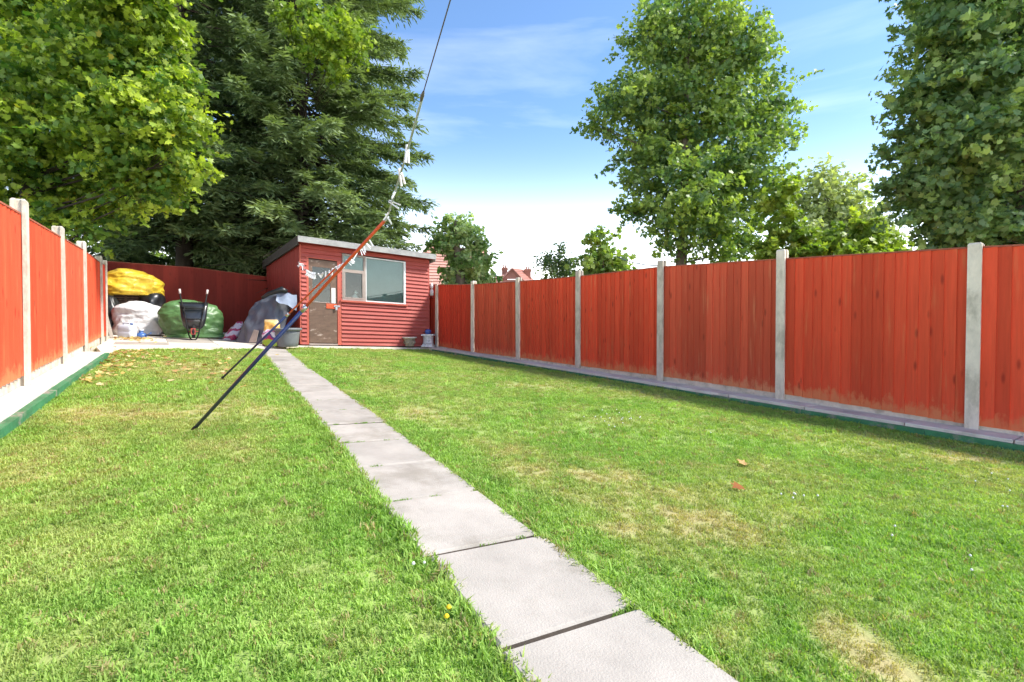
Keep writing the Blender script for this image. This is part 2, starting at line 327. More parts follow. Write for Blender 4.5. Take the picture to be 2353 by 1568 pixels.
# ---- paving slabs
def slab_mesh(lx, ly, th, c=.008, wob=0.):
    mb = MB(); mb.cbox(0, lx, 0, ly, -th, 0, c); return mb
path = struct(empty('path', W(PA.x, PA.y, 0)), 'straight garden path of pale concrete slabs')
ang = math.atan2(PDIR.y, PDIR.x)
pm = [slab_mesh(.582, PW*2, .05, .010).mesh('slab', M['slab']), slab_mesh(.586, PW*2, .05, .010).mesh('slab', M['slab'])]
plen = (PB-PA).length; k = 0; t = -.47-.61*2
t0j, _ = path_st(gp(1325, 1455)); t = t0j-.645*.93*4
pitch_ = .606
while t < plen-.1:
    p = PA+PDIR*t-PPERP*(-PW); p = PA+PDIR*(t+.005)+PPERP*PW+PPERP*random.uniform(-.008, .008)
    b = W(p.x, p.y, .012+random.uniform(-.003, .003)+lawn_h(p.x, p.y)); o = link('slab', pm[k % 2], path, b-path.location, (SLOPE*PDIR.y+R(random.uniform(-.2, .2)), SLOPE*PDIR.x+R(random.uniform(-.2, .2)), ang+R(random.uniform(-.5, .5))))
    k += 1; t += pitch_
# dirt under path joints
mb = MB(); a_, b_ = PA-PDIR*2.4, PB+PDIR*.1
nj = 40
for k in range(nj+1):
    c_ = a_.lerp(b_, k/nj)
    for sg in (1, -1): p = c_+PPERP*.25*sg; mb.v.append(tuple(W(p.x, p.y, lawn_h(p.x, p.y)+.0015)-path.location))
mb.f = [(2*k, 2*k+2, 2*k+3, 2*k+1) for k in range(nj)]; mb.sm = [False]*nj
mb.build('joint_soil', M['soil'], path)

# patio in the back: slabs
PH = .065
patio = struct(empty('patio', W(-8, 11.5, PH)), 'concrete patio along the back fence and shed')
mb = MB(); LZ = PH
poly = [kl(5.45), *[Vector((p.x, p.y)) for p in lawn_c], *shed_front, rpt(.2, .3), rpt(.2, .02), Vector((-5.1, 18.3)), Vector((-7.6, 16.2)), Vector((-11.0, 13.7)), lpt(7.3, .03), lpt(5.45, .03)]
n = len(poly); v = [W(p.x, p.y, PH-.012)-patio.location for p in poly]+[W(p.x, p.y, -.08)-patio.location for p in poly]
mb.add(v, [tuple(range(n))]+[(i+n, (i+1) % n+n, (i+1) % n, i) for i in range(n)]); mb.build('concrete_base', M['strip'], patio)
sm_ = [slab_mesh(.89, .74, .03, .006).mesh('slab', M['slab']), slab_mesh(.89, .74, .03, .006).mesh('slab', M['strip'])]
inset = [Vector(p) for p in poly]
for i in range(-1, 8):
    for j in range(-6, 8):
        c = Vector((-7.6, 10.0))+SU*(i*.9-1.2)+SV*(j*.75)
        cs = [c, c+SU*.89, c+SU*.89+SV*.74, c+SV*.74]
        if all(inside(q, inset) for q in cs) and not (0 < (cs[1]-SL0).dot(SU) and (cs[1]-SL0).dot(SV) > -.1) and c.y < 15:
            link('slab', random.choice(sm_), patio, W(c.x, c.y, PH+random.uniform(-.003, .003))-patio.location, (SLOPE*SU.y, SLOPE*SU.x, math.atan2(SU.y, SU.x)))

# strips beside the fences
def strip(name, fn, t0, t1, w0, w1, h, seg, hk, label, sgn):
    root = struct(empty(name, W(fn(t0).x, fn(t0).y, h)), label); t = t0
    while t < t1-.02:
        e = min(t+seg*random.uniform(.85, 1.15), t1); g = .006; mb = MB()
        w1_ = w1 if callable(w1) else (lambda tt: w1); q = [fn(t+g, w0), fn(e-g, w0), fn(e-g, w1_(e)), fn(t+g, w1_(t))]; dz = random.uniform(-.005, .005)
        if sgn < 0: q = q[::-1]
        top = [W(p.x, p.y, h+dz)-root.location for p in q]; cxy = sum((Vector(p) for p in top), Vector())/4
        low = [p+Vector((0, 0, -.16)) for p in top]; mid = [p+Vector((0, 0, -.008)) for p in top]; ins = [p+(cxy-p).normalized()*.009 for p in top]
        f = [(8, 9, 10, 11)]
        for i in range(4):
            j = (i+1) % 4; f += [(i, j, j+4, i+4), (i+4, j+4, j+8, i+8)]
        mb.add(low+mid+ins, f); mb.build('slab', M['strip'], root); t = e
    return root
kroff = lambda t, o=0: rpt(t, o)
rs_ = strip('right_paving_strip', rpt, .2, 19.5, -.04, .40, STRIP_R, .92, .06, 'pale concrete strip along the foot of the right fence', 1)
ls_ = strip('left_paving_strip', lpt, -6.2, 4.0, .0, (lambda t: .255+.013*t-.037), STRIP_L, .92, .06, 'pale concrete strip along the foot of the left fence', -1)
def kerb(root, fn, t0, t1, o0, o1, h, m, sgn, bend=None):
    t = t0
    while t < t1-.02:
        e = min(t+1.2, t1); mb = MB()
        pts = [fn(t, o0), fn(e-.004, o0), fn(e-.004, o1), fn(t, o1)]
        if sgn < 0: pts = pts[::-1]
        top = [W(p.x, p.y, h+random.uniform(-.004, .004))-root.location for p in pts]; low = [p-Vector((0, 0, .2)) for p in top]
        mb.add(low+top, [(4, 5, 6, 7)]+[(i, (i+1) % 4, (i+1) % 4+4, i+4) for i in range(4)]); mb.build('kerb_board', m, root); t = e
kerb(rs_, rpt, .5, 19.5, .402, .455, STRIP_R-.034, M['green'], 1)
kerb(ls_, klin, -6.2, 4.0, -.035, .02, STRIP_L-.012, M['green'], -1)

# ================================================================== FENCES
def board_mesh(wd, m):
    # feather-edge: thick edge at x=wd, laps over the next; front face y<0
    mb = MB(); a, b = .005, .023
    v = []
    for z in (0, 1): v += [(0, -a, z), (wd, -b, z), (wd, 0, z), (0, 0, z)]
    mb.add(v, [(3, 2, 1, 0), (4, 5, 6, 7), (0, 1, 5, 4), (1, 2, 6, 5), (2, 3, 7, 6), (3, 0, 4, 7)]); return mb.mesh('board', m)
def post_mesh():
    mb = MB(); w, d, s = .055, .055, .024      # slotted concrete post, 110 mm
    prof = [(-w, -d), (w, -d), (w, -s), (w-.022, -s), (w-.022, s), (w, s), (w, d), (-w, d), (-w, s), (-w+.022, s), (-w+.022, -s), (-w, -s)]
    c = .012; top = [(x*(1-c/w), y*(1-c/d)) for x, y in prof]
    v = [(x, y, 0) for x, y in prof]+[(x, y, 1-.008) for x, y in prof]+[(x, y, 1) for x, y in top]; n = 12
    f = [tuple(range(2*n, 3*n))]
    for k in (0, 1):
        for i in range(n): j = (i+1) % n; f.append((k*n+i, k*n+j, (k+1)*n+j, (k+1)*n+i))
    mb.add(v, f); return mb.mesh('post', M['post'])
POSTM = post_mesh()
def fence(name, pts, zb, zt, pz, m, label, front, gravel=.07, boards=18, posts=None, stains=None):
    """pts: post positions, zb/zt: world z of ground and panel top at each, pz: post rise over the panel"""
    root = tag(empty(name, (pts[0].x, pts[0].y, zb[0])), label, 'fence'); O = root.location
    bm_ = None
    for i, p in enumerate(pts):
        if posts is None or posts[i]:
            d = (pts[min(i+1, len(pts)-1)]-pts[max(i-1, 0)]).normalized()
            link('post', POSTM, root, Vector((p.x, p.y, zb[i]-.3))-O, (R(random.uniform(-.3, .3)), R(random.uniform(-.3, .3)), math.atan2(d.y, d.x)), (1, 1, zt[i]+pz[i]-zb[i]+.3))
    for i in range(len(pts)-1):
        a, b = pts[i], pts[i+1]; L = (b-a).length; d = (b-a)/L; nrm = Vector((-d.y, d.x))
        if nrm.dot(front) > 0: fl = 1
        else: fl = -1
        n_ = front.normalized(); rz = math.atan2(d.y, d.x) if fl < 0 else math.atan2(-d.y, -d.x)
        s0, s1 = (.045, L-.045) if posts is None else (.002, L-.002)
        Z = lambda arr, s: arr[i]+(arr[i+1]-arr[i])*s/L
        # rails behind + capping = the panel itself
        mb = MB()
        for hh in (.2, .5, .83):
            q = []
            for s in (s0, s1):
                for (o, dz) in ((-.012, -.03), (-.012, .03), (-.045, .02), (-.045, -.02)):
                    p = a+d*s+n_*o; zz = Z(zb, s)+gravel+(Z(zt, s)-Z(zb, s)-gravel)*hh+dz; q.append(Vector((p.x, p.y, zz))-O)
            mb.add(q, [(0, 1, 5, 4), (1, 2, 6, 5), (2, 3, 7, 6), (3, 0, 4, 7)])
        panel = mb.build('panel', m, root)
        q = []; mb = MB()
        for s in (s0, s1):
            for (o, dz) in ((.026, .0), (.026, .016), (-.03, .022), (-.03, .0)):
                p = a+d*s+n_*o; q.append(Vector((p.x, p.y, Z(zt, s)-.012+dz))-O)
        mb.add(q, [(0, 1, 5, 4), (1, 2, 6, 5), (2, 3, 7, 6), (3, 0, 4, 7), (3, 2, 1, 0), (4, 5, 6, 7)]); mb.build('capping', M['capping'], panel)
        if gravel > .02:
            mb = MB(); q = []
            for s in (s0, s1):
                for (o, dz) in ((-.002, -.12), (-.002, gravel+.03), (-.03, gravel+.03), (-.03, -.12)):
                    p = a+d*s+n_*o; q.append(Vector((p.x, p.y, Z(zb, s)+dz))-O)
            mb.add(q, [(0, 1, 5, 4), (1, 2, 6, 5), (2, 3, 7, 6), (3, 0, 4, 7), (3, 2, 1, 0), (4, 5, 6, 7)]); mb.build('gravel_board', M['post'], root)
        ex = (s1-s0)/boards; me = board_mesh(ex+.012, M[stains[i % len(stains)]] if stains else m)
        for k in range(boards):
            s = s0+k*ex if fl < 0 else s1-k*ex
            p = a+d*s+n_*.0015*(k % 2); sm = s+ex/2*(1 if fl < 0 else -1)
            z0 = Z(zb, sm)+gravel+random.uniform(0, .006); z1 = Z(zt, sm)-.012
            link('board', me, panel, Vector((p.x, p.y, z0))-O, (0, R(random.uniform(-.15, .15)), rz), (1, 1, z1-z0))
    return root

# right fence
xs = [1005, 1098, 1200, 1335, 1515, 1790, 2238]; yb = [800, 815, 828, 848, 873, 915, 990]; yt = [655, 654, 647, 635, 613, 595, 568]
pts, zb, zt = [], [], []
for k in range(7):
    p = RP0+RD*(RSTEP*k); pts.append(p); zb.append(rowz(p.y, yb[k])); zt.append(rowz(p.y, yt[k]))
pz = [0.01, .09, .085, .11, .10, .12, .04]
pts = [RP0-RD*RSTEP]+pts+[RP0+RD*(RSTEP*7), RP0+RD*(RSTEP*8), RP0+RD*(RSTEP*9)]
zb = [zb[0]+.06]+zb; zt = [zt[0]+.05]+zt; pz = [.05]+pz+[.06, .06, .06]
for k in (7, 8, 9): p = RP0+RD*(RSTEP*k); zb.append(gz(p.x, STRIP_R-.01)); zt.append(gz(p.x, 1.92))
zb = [z for z in zb]
fence('boundary_fence', pts, zb, zt, pz, M['board'], 'long red feather-edge fence with concrete posts along the right of the lawn', RN, gravel=.06, boards=17, stains=('board2', 'board2', 'board3', 'board', 'board', 'board3', 'board', 'board4', 'board4', 'board'))
# left fence
ts = [-LSTEP*2, -LSTEP, 0, 2.09, 4.07, 6.39, 7.3]
xy = {0: (885, 458), 2.09: (834, 521), 4.07: (806, 555), 6.39: (785, 588)}
pts, zb, zt, pz = [], [], [], []
for t in ts:
    p = lpt(t); pts.append(p)
    if t in xy: zb.append(rowz(p.y, xy[t][0])); zt.append(rowz(p.y, xy[t][1])-.13); pz.append(.13)
    else: zb.append(gz(p.x, STRIP_L if t < 1 else PH)); zt.append(gz(p.x, 1.66)); pz.append(.13 if t < 1 else .1)
BA = Vector((-10.95, 13.42)); pts.append(BA); zb.append(gz(BA.x, PH)); zt.append(rowz(BA.y, 600)-.02); pz.append(.02)
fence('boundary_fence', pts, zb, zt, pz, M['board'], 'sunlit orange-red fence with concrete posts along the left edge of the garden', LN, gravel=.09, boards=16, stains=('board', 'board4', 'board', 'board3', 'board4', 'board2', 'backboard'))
# back fence
A, B = BA, Vector((-7.75, 15.92)); pts = [A+(B-A)*s for s in (0, .5, 1.0)]
ztB = [rowz(p.y, y) for p, y in zip(pts, (600, 615, 637))]
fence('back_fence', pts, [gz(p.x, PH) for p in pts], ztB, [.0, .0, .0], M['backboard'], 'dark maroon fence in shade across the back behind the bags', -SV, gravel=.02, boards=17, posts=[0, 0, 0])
def ppt(x, Y, h=PH): X = (x-CX)/F*Y; return Vector((X, Y, gz(X, h)))


# ================================================================== SHED
SB = .085
shed = tag(empty('garden_shed', W(SL0.x, SL0.y, SB), math.atan2(SU.y, SU.x)), 'red weatherboarded garden shed with flat grey felt roof and wide window', 'shed')
def shx(u, v, z): return (u, v, z-SLOPE*(SU.x*u+SV.x*v))     # the shed follows the slope of its base
SLEN, SDEP, EAVE = 3.51, 4.3, 2.50
D0, D1, DT = .20, .90, 2.16           # door
W0, W1, WB, WT, WM = 1.07, 2.76, 1.17, 2.33, 1.62
def sb(name, m, parent=shed, *boxes):
    mb = MB()
    for b in boxes: mb.box(*b)
    return mb.build(name, m, parent, xf=shx)
# carcass: inner lining with the two openings, side, back
sb('lining', M['dark'], shed, (.0, D0-.03, .03, .05, 0, EAVE), (D1+.03, W0, .03, .05, 0, EAVE), (W0, W1, .03, .05, 0, WB), (W0, W1, .03, .05, WT, EAVE), (W1, SLEN, .03, .05, 0, EAVE), (D0-.03, D1+.03, .03, .05, DT, EAVE),
   (SLEN-.05, SLEN-.02, .05, SDEP, 0, EAVE-.05), (.02, SLEN-.02, SDEP-.03, SDEP, 0, 2.2), (.03, SLEN-.05, .05, SDEP-.03, .0, .02))
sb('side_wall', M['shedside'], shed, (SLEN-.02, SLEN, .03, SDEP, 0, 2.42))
row = .104
def wboard(u0, u1, k):
    z0, z1 = k*row, min((k+1)*row+.012, EAVE); mb = MB(); a, b = .044, .0
    du = random.uniform(-.003, .003)
    mb.add([(u0, 0-a, z0+du), (u1, 0-a, z0-du), (u1, .03, z0), (u0, .03, z0), (u0, 0-b, z1), (u1, 0-b, z1), (u1, .03, z1), (u0, .03, z1)],
           [(3, 2, 1, 0), (4, 5, 6, 7), (0, 1, 5, 4), (1, 2, 6, 5), (2, 3, 7, 6), (3, 0, 4, 7)])
    mb.build('weatherboard', M['shedred'], shed, xf=shx)
for k in range(24):
    z = k*row
    if z < DT+.0: wboard(.025, D0-.055, k)
    else: wboard(.025, 1.02 if z < WT+.05 else SLEN-.02, k)
    if z < DT and z+row <= WB-.02: wboard(D1+.105, SLEN-.02, k)
    elif z < WT+.05:
        if z < DT: wboard(D1+.105, W0-.045, k)
        wboard(W1+.03, SLEN-.02, k)
sb('corner_board', M['redtrim'], shed, (-.012, .024, -.024, .03, 0, EAVE)); sb('corner_board', M['shedred'], shed, (SLEN-.02, SLEN+.01, -.024, .03, 0, EAVE))
nb = 28
for k in range(nb):
    v0 = .04+k*(SDEP-.06)/nb; v1 = .04+(k+1)*(SDEP-.06)/nb; h = EAVE-.04-.30*(v0/SDEP)
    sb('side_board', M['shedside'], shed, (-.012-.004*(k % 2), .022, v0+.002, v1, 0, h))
# door
door = sb('door', M['doorwood'], shed, (D0, D0+.09, -.008, .03, .03, DT-.02), (D1-.17, D1, -.008, .03, .03, DT-.02), (D0+.09, D1-.17, -.008, .03, 1.96, DT-.02), (D0+.09, D1-.17, -.008, .03, .03, 1.07))
sb('lower_panel', M['doorwood'], door, (D0+.01, D1-.01, -.02, -.0085, .05, 1.05))
sb('door_pane', M['glass'], door, (D0+.09, D1-.17, .008, .013, 1.07, 1.96))
sb('glazing_bead', M['framewood'], door, (D0+.09, D1-.17, -.016, -.0085, 1.065, 1.085))
sb('finger_plate', M['white'], door, (D1-.145, D1-.045, -.018, -.0085, 1.07, 1.46))
lt = sb('latch', M['orange'], door, (D1-.28, D1-.02, -.035, -.0205, .93, 1.055)); mb = MB(); mb.box(D1-.09, D1+.06, -.05, -.036, .98, 1.02); mb.box(D1-.06, D1-.01, -.07, -.0505, .90, .985); mb.tube([(D1-.05, -.06, .985), (D1-.05, -.06, 1.03), (D1-.02, -.06, 1.03), (D1-.02, -.06, .985)], .006, 6); mb.build('padlock', M['metal'], lt, xf=shx)
sb('door_frame', M['redtrim'], shed, (D0-.055, D0-.004, -.03, .03, 0, DT), (D1+.004, D1+.10, -.03, .03, 0, DT)); sb('door_head', M['redtrim'], shed, (D0-.055, D1+.10, -.032, .03, DT+.0005, DT+.03))
sb('threshold', M['framewood'], shed, (D0-.004, D1+.004, -.04, .03, -.01, .028))
# window
win = sb('window', M['framewood'], shed, (W0-.04, W0, -.03, .03, WB, WT), (WM-.03, WM+.03, -.03, .03, WB, WT), (W0, WM-.03, -.03, .03, WB, WB+.05), (W0, WM-.03, -.028, .03, 1.93, 1.98), (W0-.04, WM+.03, -.03, .03, WT+.0005, WT+.045))
sb('casement', M['framewood'], win, (W0, W0+.035, -.036, .02, WB+.05, 1.93), (WM-.065, WM-.03, -.036, .02, WB+.05, 1.93), (W0+.035, WM-.065, -.036, .02, WB+.05, WB+.085), (W0+.035, WM-.065, -.036, .02, 1.90, 1.93))
sb('white_frame', M['white'], win, (W1-.03, W1+.03, -.03, .03, WB, WT), (WM+.03, W1-.03, -.03, .03, WB, WB+.03), (WM+.03, W1+.03, -.03, .03, WT, WT+.03), (WM+.03, WM+.05, -.028, .03, WB+.03, WT))
sb('pane', M['glass'], win, (WM+.05, W1-.03, -.004, .0, WB+.03, WT)); sb('pane', M['glass'], win, (W0+.035, WM-.065, -.006, -.002, WB+.085, 1.90)); sb('pane', M['glass'], win, (W0, WM-.03, -.004, 0, 1.98, WT))
sb('blind', M['blind'], win, (WM-.02, W1+.0, .052, .056, WB-.05, WT+.05)); sb('transom_blind', M['blind'], win, (W0, WM-.03, .012, .016, 1.98, WT))
sb('sill', M['redtrim'], win, (W0-.10, W1+.07, -.075, .03, WB-.045, WB-.0005))
# roof
mb = MB(); OH, SO = .26, .09
def roofp(u, v, z): return (u, v, z-.30*(v+OH)/(SDEP+OH))
mb.v = []; mb.box(-SO, SLEN+SO, -OH+.02, SDEP+.15, EAVE+.03, EAVE+.14); mb.v = [roofp(*p) for p in mb.v]; roof = mb.build('roof', M['felt'], shed, xf=shx)
sb('fascia', M['felt'], roof, (-SO-.012, SLEN+SO+.012, -OH-.012, -OH+.019, EAVE+.005, EAVE+.15))
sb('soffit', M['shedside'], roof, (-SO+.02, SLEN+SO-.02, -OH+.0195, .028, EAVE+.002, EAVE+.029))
for u in (-SO-.014, SLEN+SO+.002):
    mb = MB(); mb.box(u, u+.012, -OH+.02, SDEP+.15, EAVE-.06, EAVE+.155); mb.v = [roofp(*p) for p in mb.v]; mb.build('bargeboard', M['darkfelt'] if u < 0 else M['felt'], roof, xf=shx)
mb = MB(); mb.box(-SO, SLEN+SO, SDEP+.12, SDEP+.15, 2.1, 2.36); mb.build('rear_board', M['darkfelt'], roof, xf=shx)
def shed_pt(u, v, z): q = SL0+SU*u+SV*v; return W(q.x, q.y, SB+z)

# ---- small things by the shed and fence
def lathe_obj(name, prof, m, loc, label, cat, n=24, parent=None):
    mb = MB(); mb.lathe(prof, n); o = mb.build(name, m, parent, loc)
    if label: tag(o, label, cat)
    return o
potm = mat('weathered_stone', (.36, .31, .24), var=.3, scale=14, bump=.6, bscale=30, color2=(.22, .19, .14))
p = shed_pt(2.86, -.11, 0)
pot = tag(empty('stone_pot', p), 'small weathered stone pot on the ledge in front of the shed boards', 'pot')
mb = MB(); mb.lathe([(.115, 0), (.125, .02), (.15, .16), (.165, .22), (.165, .225)]); mb.build('bowl', potm, pot)
mb = MB(); mb.lathe([(.17, .225), (.20, .235), (.20, .265), (.165, .268), (.16, .235)]); mb.build('rim', M['strip'], pot)
mb = MB()
for k in range(8): a = k*math.pi/4; mb.tube([(.14*math.cos(a), .14*math.sin(a), .07), (.155*math.cos(a+.2), .155*math.sin(a+.2), .11), (.162*math.cos(a+.4), .162*math.sin(a+.4), .15)], [.006, .018, .006], 6)
mb.build('relief', potm, pot)
mb = MB(); mb.lathe([(.155, .236), (.1, .245), (.0, .25)], 16); mb.build('earth', M['soil'], pot)
p = shed_pt(3.40, -.17, 0); cer = mat('white_glazed_ceramic', (.62, .62, .62), var=.25, scale=18, rough=.35, color2=(.25, .26, .28), fac=(.55, .68))
ped = tag(empty('ceramic_pedestal', p), 'white patterned ceramic pedestal with blue ball beside the fence corner', 'ornament')
mb = MB(); mb.cbox(-.17, .17, -.17, .17, 0, .05, .01); mb.cbox(-.14, .14, -.14, .14, .0505, .09, .012); mb.build('plinth', cer, ped)
mb = MB(); mb.rings([[(r*math.cos(t)*q_, r*math.sin(t)*q_, z) for t, q_ in ((2*math.pi*k/32, 1+.05*math.cos(8*2*math.pi*k/32)) for k in range(32))] for r, z in ((.150, .091), (.142, .12), (.138, .20), (.142, .28), (.150, .32))]); mb.build('column', cer, ped)
mb = MB(); mb.cbox(-.165, .165, -.165, .165, .3205, .365, .012); mb.build('top_slab', cer, ped)
mb = MB(); mb.lathe([(.05, .366), (.08, .39), (.095, .43), (.085, .47), (.05, .50), (0, .51)]); mb.build('ball', mat('blue_glaze', (.06, .11, .33), rough=.25, var=.15), ped)
hp = RP0-RD*.28+RN*.035
hb = Vector((hp.x, hp.y, rowz(hp.y, 686)))
hang = tag(empty('hanging_ornament', hb), 'small white hanging ornament on the fence beside the shed', 'ornament')
mb = MB(); mb.lathe([(.03, 0), (.06, .02), (.065, .06), (.05, .08)], 14); mb.build('bell', M['shedside'], hang)
mb = MB(); mb.lathe([(.05, .081), (.07, .12), (.075, .18), (.06, .24), (.02, .27)], 14); mb.build('body', M['white'], hang)
mb = MB(); mb.lathe([(.025, .271), (.055, .30), (.055, .36), (.03, .41), (.012, .45)], 14); mb.build('cap', M['white'], hang)
mb = MB(); mb.tube([(0, 0, .45), (0, 0, .50), (-RN.x*.03, -RN.y*.03, .52)], .005, 6); mb.build('hook', M['metal'], hang)
# white jug on the window board inside the shed
jp = shed_pt(1.42, .16, WB+.01)
jug = tag(empty('white_figurine', jp), 'white bird-shaped figurine standing inside the left shed window', 'figurine')
mb = MB(); mb.lathe([(.05, 0), (.075, .05), (.07, .11), (.04, .15), (.03, .17)], 16); mb.build('body', M['white'], jug)
mb = MB(); mb.lathe([(.01, .171), (.04, .19), (.045, .22), (.03, .25), (0, .26)], 12, (.02, -.01)); mb.tube([(.05, -.01, .22), (.10, -.02, .21)], [.015, .004], 6); mb.build('head', M['white'], jug)
sb('window_board', M['framewood'], win, (W0, W1, .0505, .26, WB-.03, WB+.005))

# ================================================================== THINGS ON THE PATIO
def loft(name, rings, m, parent=None, loc=(0, 0, 0), n=44, amp=.02, freq=6, crease=.5, seed=0, ex=2.6, sub=4, cap=True, stretch=(1, 1, 1)):
    """rings: (cx, cy, z, rx, ry) from bottom to top; super-ellipse sections, crumpled"""
    rs = []
    R2 = []
    for a, b in zip(rings[:-1], rings[1:]):
        for k in range(sub):
            t = k/sub; R2.append([a[i]+(b[i]-a[i])*t for i in range(5)])
    R2.append(list(rings[-1]))
    # smooth
    for _ in range(2): R2 = [R2[0]]+[[(R2[i-1][j]+2*R2[i][j]+R2[i+1][j])/4 for j in range(5)] for i in range(1, len(R2)-1)]+[R2[-1]]
    for (cx, cy, z, rx, ry) in R2:
        r = []
        for k in range(n):
            t = 2*math.pi*k/n; c, s = math.cos(t), math.sin(t)
            x = abs(c)**(2/ex)*(1 if c >= 0 else -1); y = abs(s)**(2/ex)*(1 if s >= 0 else -1)
            px, py = cx+rx*x, cy+ry*y
            d = fbm(px*freq*stretch[0]+seed*9.3, py*freq*stretch[1], z*freq*stretch[2], 4)
            rd = 1-abs(fbm(px*freq*.7*stretch[0]+seed*3.1+40, py*freq*.7*stretch[1], z*freq*.9*stretch[2], 3))*2
            dd = amp*(d+crease*rd); l = math.hypot(c, s)
            q = min(1, rx/.08, ry/.08)
            r.append((px+c*dd*q, py+s*dd*q, z+dd*.35*q*(1 if z > .04 else 0)))
        rs.append(r)
    mb = MB(); mb.rings(rs, cap); return mb.build(name, m, parent, loc)
plastic = dict(rough=.42, spec=.5, crumple=3.6)
M.update(tarp=mat('blue_grey_tarpaulin', (.095, .103, .128), var=.22, scale=5, rough=.5, spec=.5, bump=1.0, bscale=9, stretch=(1, 1, .35)), flap=mat('pale_blue_tarpaulin', (.24, .28, .36), var=.15, **plastic),
         gbag=mat('green_woven_bag', (.088, .185, .062), var=.18, **plastic), ybag=mat('yellow_plastic_sheet', (.66, .45, .035), var=.14, **plastic),
         wbag=mat('white_woven_bag', (.60, .60, .60), var=.10, scale=5, rough=.55, crumple=4.5), black=mat('black_plastic', (.012, .013, .014), rough=.35, var=.2, spec=.5),
         blackmetal=mat('black_painted_steel', (.02, .021, .024), rough=.3, var=.25, spec=.6, coat=.3), rubber=mat('black_rubber', (.015, .015, .015), rough=.8), grip=mat('pale_grip', (.60, .50, .46), rough=.6),
         redhub=mat('faded_red_hub', (.30, .055, .04), rough=.5, var=.2), planter=mat('grey_plastic_planter', (.155, .165, .175), rough=.5, var=.14, scale=7, bump=.15, bscale=40),
         wood=mat('weathered_plank', (.30, .26, .215), var=.3, scale=10, stretch=(4, 4, .6), bump=.3), brownboard=mat('brown_board', (.16, .115, .08), var=.25, scale=6, stretch=(3, 3, .6)),
         wicker=mat('brown_slats', (.14, .085, .06), var=.35, scale=14, rand=.25), brick=mat('terracotta_brick', (.40, .17, .115), var=.25, scale=14, bump=.4), clear=mat('milky_plastic', (.55, .59, .66), rough=.35, var=.06, spec=.5),
         bluebottle=mat('blue_plastic', (.05, .12, .32), rough=.3, spec=.5, var=.1))
def patio_pt(x, y, h=PH): p = gp(x, y, h); return p
# tarpaulin heap against the shed side
tp = patio_pt(570, 789)
heap = tag(empty('tarpaulin_heap', tp), 'blue-grey tarpaulin draped over a tall heap against the shed side', 'tarpaulin')
k_ = tp.y/F
loft('sheet', [(.14, .30, .0, .54, .30), (.16, .30, .06, .53, .30), (.20, .32, .30, .50, .29), (.27, .36, .55, .455, .27), (.34, .40, .80, .42, .25), (.42, .43, .98, .37, .22), (.52, .46, 1.12, .30, .19), (.58, .48, 1.22, .20, .13), (.60, .49, 1.25, .06, .05)], M['tarp'], heap, amp=.040, freq=3.4, crease=.75, seed=1, n=64, sub=6, stretch=(1.6, 1.6, .55))
fl = MB(); nx_, ny_ = 14, 10; vv = []
for j in range(ny_+1):
    for i in range(nx_+1):
        a, b = i/nx_, j/ny_; x = .62+a*.44+.05*b; z = 1.23-.04*a-b*(.20+.19*a)-.02*math.sin(a*9); y = .16-.14*b*(1-.3*a)+.1*a+.03*math.sin(7*a+3*b)
        vv.append((x, y, z+.012*fbm(a*5, b*5, 2.)))
n0 = nx_+1; th = [(x, y+.006, z-.003) for x, y, z in vv]; q = len(vv)
fl.add(vv+th, [(j*n0+i, (j+1)*n0+i, (j+1)*n0+i+1, j*n0+i+1) for j in range(ny_) for i in range(nx_)]+[(q+j*n0+i, q+j*n0+i+1, q+(j+1)*n0+i+1, q+(j+1)*n0+i) for j in range(ny_) for i in range(nx_)], True); fl.build('loose_flap', M['flap'], heap)
mb = MB(); mb.tube([(.28, .16, 1.10), (.45, .13, 1.20), (.62, .14, 1.255), (.75, .18, 1.30), (.86, .22, 1.25)], [.04, .05, .06, .085, .05], 10); mb.build('rolled_edge', M['black'], heap)
mb = MB(); mb.add([(.10, -.06, .05), (.27, -.06, .05), (.33, -.04, .33), (.22, -.04, .36), (.10, -.075, .05), (.27, -.075, .05), (.33, -.055, .33), (.22, -.055, .36)], [(4, 5, 6, 7), (0, 3, 2, 1), (0, 1, 5, 4), (1, 2, 6, 5), (2, 3, 7, 6), (3, 0, 4, 7)])
pad = mb.build('pale_offcut', M['framewood'], None, tp+Vector((-.05, .01, -.03))); tag(pad, 'pale rounded offcut leaning on the foot of the grey tarpaulin', 'offcut')
# brown board behind the planter
bp_ = patio_pt(668, 790); mb = MB(); mb.box(-.16, .14, 0, .02, 0, 1.02); o = mb.build('brown_panel', M['brownboard'], None, bp_+Vector((.0, .42, 0))); o.rotation_euler = (R(-6), R(2), R(20)); tag(o, 'narrow brown board standing between the tarpaulin and the shed wall', 'board')
# planter tub
pp = patio_pt(661, 797); pl = tag(empty('planter_tub', pp), 'large grey plastic planter tub beside the shed door', 'planter')
mb = MB(); mb.lathe([(.205, 0), (.22, .01), (.235, .1), (.262, .30), (.275, .385)], 36); mb.build('tub', M['planter'], pl)
mb = MB(); mb.lathe([(.262, .36), (.31, .385), (.315, .425), (.30, .435), (.272, .425), (.262, .36)], 36); mb.build('rim', M['planter'], pl)
mb = MB(); mb.lathe([(.27, .40), (.15, .415), (0, .42)], 20); mb.build('earth', M['soil'], pl)
